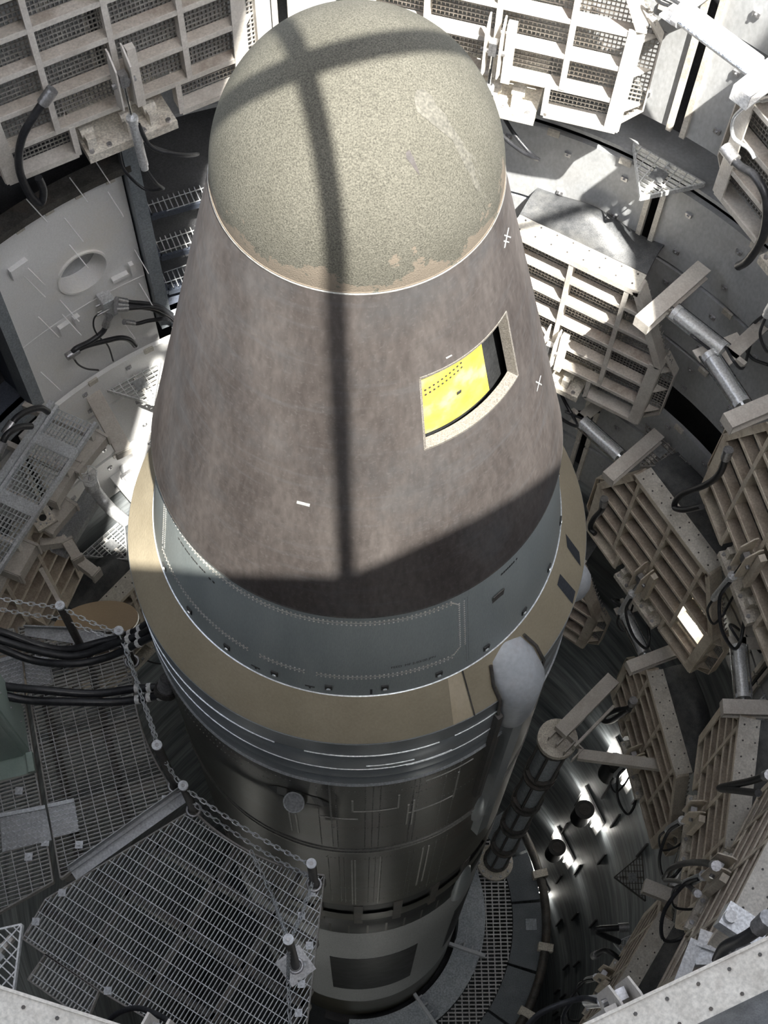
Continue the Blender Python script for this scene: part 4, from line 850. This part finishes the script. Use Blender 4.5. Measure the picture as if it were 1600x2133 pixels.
# tan round cover leaning behind the chains
dc = at_z(200, 1300, -2.75); t = thing('round_cover', 'tan round cover plate standing behind the chains', 'cover', dc, R(8)); b = MB(); b.tube([(0, 0, 0), (0, .02, 0)], .36, 40); o = b.obj('disc', M['brownplate'], t, smooth=30); o.rotation_euler = (R(52), 0, 0)
b = MB(); b.tube([(.36*math.cos(i*.1571), 0, .36*math.sin(i*.1571)) for i in range(40)], .008, 6, closed=True); o = b.obj('rim', M['edge'], t, smooth=60); o.rotation_euler = (R(52), 0, 0)
# apron plate at the outer end of platform A
P = [at_z(x, y, ZP+.02) for x, y in ((52, 1308), (150, 1312), (272, 1328), (240, 1340), (160, 1342), (52, 1325))]; c = P[0]; t = thing('apron_plate', 'bent grey apron plate at the platform edge under the chains', 'plate', c); b = MB(); b.slab([tuple((p-c)[:2]) for p in P], lambda x, y: (x, y, 0), lambda x, y: (x, y, .012)); b.obj('sheet', M['plate'], t); b = MB(); b.beam(P[0]-c+Vector((0, 0, .03)), P[1]-c+Vector((0, 0, .03)), .01, .06); b.obj('upstand', M['plate'], t)

# ------------------------------------------------------------------ catwalk and hardware at the left
CW = [at_z(x, y, -2.9) for x, y in ((118, 843), (200, 882), (0, 1186), (-60, 1270), (-150, 1225), (-60, 1075))]
u = (CW[2]-CW[1]).normalized(); n2 = Vector((-u.y, u.x, 0)); c = CW[1]; wd = (CW[0]-CW[1]).dot(Vector((u.y, -u.x, 0))); s_ = 1 if wd > 0 else -1; nO = Vector((u.y, -u.x, 0))*s_; wd = abs(wd)
t = thing('catwalk', 'grey catwalk of gratings and steel plates under the cream wall', 'catwalk', (0, 0, -2.9)); L = (CW[3]-CW[1]).length; c0 = Vector((c.x, c.y, 0))
f2 = lambda a, d_: tuple((c0+u*a+nO*d_)[:2])
secs = [(0.02, .3, 1), (.3, .42, 0), (.42, .95, 1), (.95, 1.07, 0), (1.07, 1.6, 1), (1.6, L, 0)]
for a, e, g in secs:
    pl2 = [f2(a, .02), f2(e, .02), f2(e, wd-.03), f2(a, wd-.03)]
    if g: grating(pl2, (u.x, u.y), 0, .038, .006, .03, .05, .006).obj('grating', M['galv'], t, kind='stuff')
    else: b = MB(); b.slab(pl2, lambda x, y: (x, y, -.01), lambda x, y: (x, y, .002)); b.obj('plate', M['galv'], t)
for d_ in (0, wd-.02): MB().beam((*f2(0, d_), .0), (*f2(L, d_), .0), .03, .06).obj('edge_bar', M['galv'], t)
MB().beam((*f2(0, wd+.03), .03), (*f2(L, wd+.03), .03), .05, .09).obj('toe_channel', M['galv'], t)
for k in range(5): a = .1+k*.42; MB().beam((*f2(a, -.02), -.08), (*f2(a, wd+.3), -.08), .05, .1).obj('cross_beam', M['beam'], t)
def gadget(name, lb, cat, loc, parts, rz=0, group=None):
    t = thing(name, lb, cat, loc, rz, group)
    for nm, b, m, sm in parts: b.obj(nm, M[m], t, smooth=sm)
    return t
def nbox(*a):
    b = MB()
    for k in a: b.bb(*k)
    return b
# brown box section struts under the catwalk
for i, (p, q, z, w_, h_, lb) in enumerate(([(190, 815), (262, 945), -3.6, .16, .10, 'tan box strut running down from the catwalk end to the sunlit wall'], [(215, 905), (150, 985), -3.4, .15, .12, 'tan box strut in front of the catwalk edge'], [(160, 960), (105, 1050), -3.4, .13, .14, 'brown stained box strut along the catwalk edge'],
        [(150, 1045), (95, 1110), -3.8, .16, .1, 'broad tan strut below the hand wheel'], [(85, 1135), (140, 1128), -3.9, .07, .12, 'short tan strut joining the bent beam at the left'], [(140, 1128), (165, 1170), -3.9, .1, .14, 'upper piece of the bent tan beam left of the missile'], [(165, 1170), (205, 1200), -4.0, .1, .14, 'lower piece of the bent tan beam left of the missile'],
        [(85, 1185), (128, 1262), -3.9, .04, .04, 'thin tan brace standing behind the chain post'], [(60, 1130), (20, 1200), -3.6, .22, .16, 'wide tan box in the shade at the left edge'], [(185, 905), (245, 918), -4.4, .05, .05, 'thin tie bar near the hand wheel'])):
    A = at_z(*p, z); B_ = at_z(*q, z); t = thing('strut', lb, 'strut', A, 0, 'struts under the catwalk'); b = MB(); X = (B_-A).normalized(); Y = Vector((-X.y, X.x, 0))
    b.beam((0, 0, 0), B_-A, w_, h_); b.obj('box_section', M['beam'], t); MB().box(X*.02, (.012, w_*.6, h_*.62), (X, Y, Vector((0, 0, 1)))).obj('end_plate', M['beam'], t); MB().box((B_-A)-X*.02, (.012, w_*.6, h_*.62), (X, Y, Vector((0, 0, 1)))).obj('end_plate', M['beam'], t)
hwp = at_z(190, 1007, -3.6); b = MB(); b.tube([(.085*math.cos(i*.2618), .085*math.sin(i*.2618), .2) for i in range(24)], .009, 6, closed=True)
for k in range(4): b.beam((0, 0, .2), (.085*math.cos(k*1.571), .085*math.sin(k*1.571), .2), .012, .01)
b2 = MB(); b2.cyl((0, 0, .2), (0, 0, 0), .012, 8); b3 = MB(); b3.tube(spline([(0, 0, -.0), (.02, -.02, -.1), (.1, -.1, -.2), (.2, -.2, -.22), (.3, -.24, -.35)]), .06, 12); b3.cyl((0, 0, .06), (0, 0, -.1), .07, 12)
gadget('hand_wheel_valve', 'spoked hand wheel valve on a grey pipe left of the missile', 'valve', hwp, [('hand_wheel', b, 'galvwhite', 60), ('stem', b2, 'steel', 40), ('pipe', b3, 'cylgrey', 60)])
fp = at_z(90, 1080, -3.3); b = nbox((-.1, .1, -.1, .1, -.015, .015)); b2 = MB().cyl((0, 0, .015), (0, 0, .02), .035, 16); b3 = MB()
for k in range(8): b3.cyl((.07*math.cos(k*.785), .07*math.sin(k*.785), .014), (.07*math.cos(k*.785), .07*math.sin(k*.785), .028), .01, 6)
gadget('flange_plate', 'square bolted flange plate beside the catwalk', 'flange', fp, [('plate', b, 'cast', None), ('bore', b2, 'ink', None), ('bolt', b3, 'steel', None)], R(35))
gadget('beam_bracket', 'grey slotted steel bracket below the hand wheel', 'bracket', at_z(165, 1085, -4.0), [('channel', nbox((-.09, .09, -.4, .3, -.02, .0), (-.09, -.075, -.4, .3, 0, .09), (.075, .09, -.4, .3, 0, .09)), 'plate', None), ('gusset', nbox((-.2, -.08, .1, .13, -.1, .12)), 'plate', None)], R(-25))
gadget('pipe_ledge', 'sunlit cream ledge with a clamped pipe left of the missile shoulder', 'ledge', at_z(270, 990, -5.2), [('ledge', nbox((-.18, .18, -.6, .3, -.04, .0)), 'cream', None), ('pipe', MB().tube(spline([(-.1, -.5, .04), (-.05, 0, .05), (.05, .25, .04)]), .025, 8), 'cylgrey', 60), ('clamp', nbox((-.1, .04, -.02, .02, .0, .09)), 'steel', None)], R(40))
# junction box and cables on the cream wall
jb = at_r(228, 640, 4.02); n_ = Vector((jb.x, jb.y, 0)).normalized(); az_j = math.degrees(math.atan2(jb.y, jb.x))
gadget('junction_box', 'grey junction box with cables on the cream wall', 'junction box', jb, [('box', nbox((-.06, .06, -.02, .1, -.13, .13)), 'cylgrey', None), ('lid', nbox((-.055, .055, -.03, -.02, -.12, .12)), 'galv', None), ('gland', MB().cyl((-.06, .04, .05), (-.11, .04, .05), .012, 8).cyl((-.06, .04, -.05), (-.11, .04, -.05), .012, 8), 'steel', 40), ('conduit_stub', MB().cyl((.06, .04, -.1), (.22, .02, -.16), .03, 10), 'cylgrey', 40)], R(az_j-90))
def whose(lb, px, r, rr=3.95): return hose(lb, [at_r(x, y, rr if not isinstance(rr, list) else rr[i]) for i, (x, y) in enumerate(px)], r)
whose('uppermost black cable from the junction box to the missile side', [(252, 626), (275, 630), (300, 632), (330, 638), (358, 655)], .022)
whose('second black cable from the junction box dipping behind the missile', [(252, 636), (290, 640), (320, 645), (350, 662), (365, 670)], .022, 3.9)
whose('third black cable leaving the junction box low down', [(252, 644), (285, 641), (315, 640), (345, 650), (368, 668)], .02, 3.85)
whose('grey black cable under the junction box going right', [(268, 672), (285, 674), (310, 668), (340, 664), (372, 660)], .02, 3.9)
whose('thick black cable falling from the junction box to the wall clip', [(224, 668), (215, 690), (190, 710), (160, 725), (150, 735)], .026)
whose('thick black cable from the wall clip to the corner grating', [(150, 737), (175, 722), (220, 710), (250, 704), (270, 708), (282, 720)], .026)
whose('thin black lead bowing below the junction box', [(216, 650), (198, 660), (195, 680), (205, 700), (225, 720), (236, 752)], .008)
whose('thin black lead drooping from the wall clip', [(150, 740), (162, 758), (180, 768), (205, 771)], .009)
whose('black hose arching over the catwalk toe channel, upper one', [(18, 893), (35, 870), (60, 855), (85, 850), (100, 858)], .03, 3.7)
whose('black hose arching over the catwalk toe channel, lower one', [(0, 935), (15, 905), (40, 890), (65, 888)], .03, 3.6)

# ------------------------------------------------------------------ bottom of the silo
ZF = -15.0
b = MB(); b.lathe([(1.62, ZF+.32), (2.05, ZF+.32), (2.05, ZF+.24), (1.62, ZF+.24), (1.62, ZF+.32)], -95, 40, 44); t = thing('thrust_ring', 'dusty blue grey ring plate around the missile foot', 'ring', (0, 0, ZF)); o = b.obj('ring_plate', M['ring'], t, smooth=30); o.location = (0, 0, -ZF)
b = MB(); b.lathe([(1.66, ZF+.24), (1.66, ZF-.4), (2.0, ZF-.4), (2.0, ZF+.24)], -95, 40, 44); o = b.obj('ring_wall', M['ring'], t, smooth=30); o.location = (0, 0, -ZF)
for a in (-19, -55, 22):
    b = MB(); n_ = pol(1, a); t_ = pol(1, a+90); b.box(pol(1.83, a, ZF+.36), (.025, .3, .08), (t_, n_, Vector((0, 0, 1))))
    for k in range(4): b.box(pol(1.62+k*.14, a+1.8, ZF+.36), (.035, .012, .06), (t_, n_, Vector((0, 0, 1))))
    o = b.obj('joint_flange', M['fair'], t); o.location = (0, 0, -ZF)
t = thing('lower_grating_floor', 'dark ring of floor grating and plates around the missile foot', 'floor', (0, 0, ZF))
gp = [tuple(pol(2.06, a)[:2]) for a in range(-100, 36, 6)]+[tuple(pol(2.52, a)[:2]) for a in range(32, -101, -6)]
grating(gp, (1, 0), 0, .06, .022, .04, .11, .02).obj('grating', M['grate2'], t, kind='stuff')
for k, (a0, a1) in enumerate(((-100, -62), (-61, -36), (-35, -18), (-17, 4), (5, 20), (21, 35))):
    b = MB(); b.lathe([(2.53, ZF), (3.0, ZF), (3.0, ZF-.06), (2.53, ZF-.06), (2.53, ZF)], a0, a1, 8); o = b.obj('floor_plate', M['floorplate'], t); o.location = (0, 0, -ZF)
b = MB(); n_ = pol(1, -3); b.box(pol(2.82, -3, .01), (.09, .09, .012)); b.obj('hatch_lid', M['ring'], t)
b = MB(); b.lathe([(.2, ZF-.3), (1.62, ZF-.3)], -110, 60, 20); o = b.obj('under_floor', M['backing'], t); o.location = (0, 0, -ZF)
t = thing('edge_pipe', 'dark rusty pipe curving around the floor edge', 'pipe', pol(3.06, -40, ZF), 0); c = pol(3.06, -40, ZF)
MB().tube([pol(3.06, a, ZF+.12)-c for a in range(-60, 30, 4)], .07, 10).obj('pipe', M['dark'], t, smooth=60)
for a in (-48, -30, -10, 12): b = MB(); b.box(pol(3.06, a, ZF+.12)-c, (.06, .12, .1), (pol(1, a+90), pol(1, a), Vector((0, 0, 1)))); b.obj('clamp', M['cast'], t)
# segmented upright duct
pq = pol(2.42, 16.5, 0); dv = pol(2.42, 20.5, 0)-pq; t = thing('upright_duct', 'segmented upright steel duct between missile and streaked wall', 'duct', (pq.x, pq.y, ZF))
zt = -7.4; nseg = 5
for k in range(nseg):
    za = ZF+.2+(zt-ZF-.2)*k/nseg; zb = ZF+.2+(zt-ZF-.2)*(k+1)/nseg; pa_ = dv*(1-(za-ZF)/(zt-ZF)); pb_ = dv*(1-(zb-ZF)/(zt-ZF))
    b = MB(); b.cyl((pa_.x, pa_.y, za-ZF), (pb_.x, pb_.y, zb-ZF), .165, 20); b.obj('duct_segment', M['ring'], t, smooth=40)
    b = MB(); b.tube([(pb_.x, pb_.y, zb-ZF-.14), (pb_.x, pb_.y, zb-ZF-.08)], .215, 20); b.obj('collar', M['dark'], t, smooth=40); b = MB(); b.tube([(pa_.x, pa_.y, za-ZF+.1), (pa_.x, pa_.y, za-ZF+.16)], .215, 20); b.obj('collar', M['dark'], t, smooth=40)
    for j in range(6): a = j*1.047; b = MB(); b.cyl((pa_.x+.195*math.cos(a), pa_.y+.195*math.sin(a), za-ZF+.16), (pb_.x+.195*math.cos(a), pb_.y+.195*math.sin(a), zb-ZF-.14), .018, 6); b.obj('tie_rod', M['dark'], t)
b = MB(); b.cyl((dv.x, dv.y, .0), (dv.x, dv.y, .09), .30, 24); b.obj('end_flange', M['cast'], t, smooth=40); b = MB(); b.cyl((0, 0, zt-ZF+.0), (0, 0, zt-ZF+.1), .235, 24); b.obj('end_flange', M['cast'], t, smooth=40)
b = MB()
for j in range(10): a = j*.628; b.cyl((dv.x+.255*math.cos(a), dv.y+.255*math.sin(a), .09), (dv.x+.255*math.cos(a), dv.y+.255*math.sin(a), .12), .022, 6)
b.obj('bolt', M['steel'], t, kind='stuff')
w0 = Vector((pq.x, pq.y, zt+.25)); w1 = at_z(1275, 1418, zt+.25); t = thing('duct_bracket', 'long tan box beam carrying the head of the upright duct', 'bracket', w0); e_ = w1-w0
MB().beam((0, 0, .05), e_+Vector((0, 0, .05)), .17, .13).obj('box_beam', M['beam'], t); X = e_.normalized(); Y = Vector((-X.y, X.x, 0)); b = MB(); b.beam(Y*-.22, Y*-.22+e_*.75, .03, .1); b.obj('side_strap', M['beam'], t)
b = MB()
for k in range(4): b.box(X*(-.02)+Y*(-.12*k+.06)-Vector((0, 0, .08)), (.09, .008, .07), (X, Y, Vector((0, 0, 1))))
b.box(X*.07-Y*.12-Vector((0, 0, .08)), (.008, .19, .07), (X, Y, Vector((0, 0, 1)))); b.obj('cell_plate', M['beam'], t)
b = MB(); b.beam(Y*-.3+Vector((0, 0, -.1)), Y*-.3+pol(1, -8)*1.2+Vector((0, 0, -.1)), .12, .1); b.obj('side_arm', M['beam'], t)
# white bent plate and tan fittings beneath the lower right platform
gadget('bent_plate', 'white bent steel plate in the lower right above the silo rim', 'plate', at_z(1470, 1985, -1.6), [('upper_wing', MB().beam((-.05, .1, .05), (.28, -.02, .05), .12, .012), 'white', None), ('lower_wing', MB().beam((-.06, .08, .04), (-.22, -.26, -.05), .09, .012), 'white', None), ('web', nbox((-.08, .12, -.08, .06, -.1, .02)), 'cylgrey', None)])
gadget('pin_block', 'grey pin block at the corner of the nearest platform tip', 'block', at_z(1545, 1930, -.6), [('block', nbox((-.14, .14, -.08, .08, -.08, .08)), 'cylgrey', None), ('pin', MB().cyl((-.1, -.02, .08), (-.1, -.02, .14), .04, 12), 'white', 40)], R(-35))

wl = at_r(1478, 1285, 3.82); wa = math.degrees(math.atan2(wl.y, wl.x))  # lamp added to brighten the plates here, its source unknown
t = gadget('added_lamp', 'small white lamp added to brighten the plates below the hose looped platform', 'light', wl, [('housing', nbox((-.09, .09, -.02, .06, -.05, .07)), 'white', None), ('arm', nbox((-.02, .02, .06, .22, -.02, .02)), 'white', None), ('visor', nbox((-.12, .12, -.1, .06, .07, .08)), 'white', None), ('lamp_tube', MB().cyl((-.07, -.035, 0), (.07, -.035, 0), .015, 8), 'lamp', 40)], R(wa-90))
ld = bpy.data.lights.new('added_lamp_glow', 'POINT'); ld.energy = 9; ld.shadow_soft_size = .04; ld.color = (1, .95, .84)
lo = bpy.data.objects.new('added_lamp_glow', ld); col.objects.link(lo); lo.parent = t; lo.location = (0, -.12, .02)
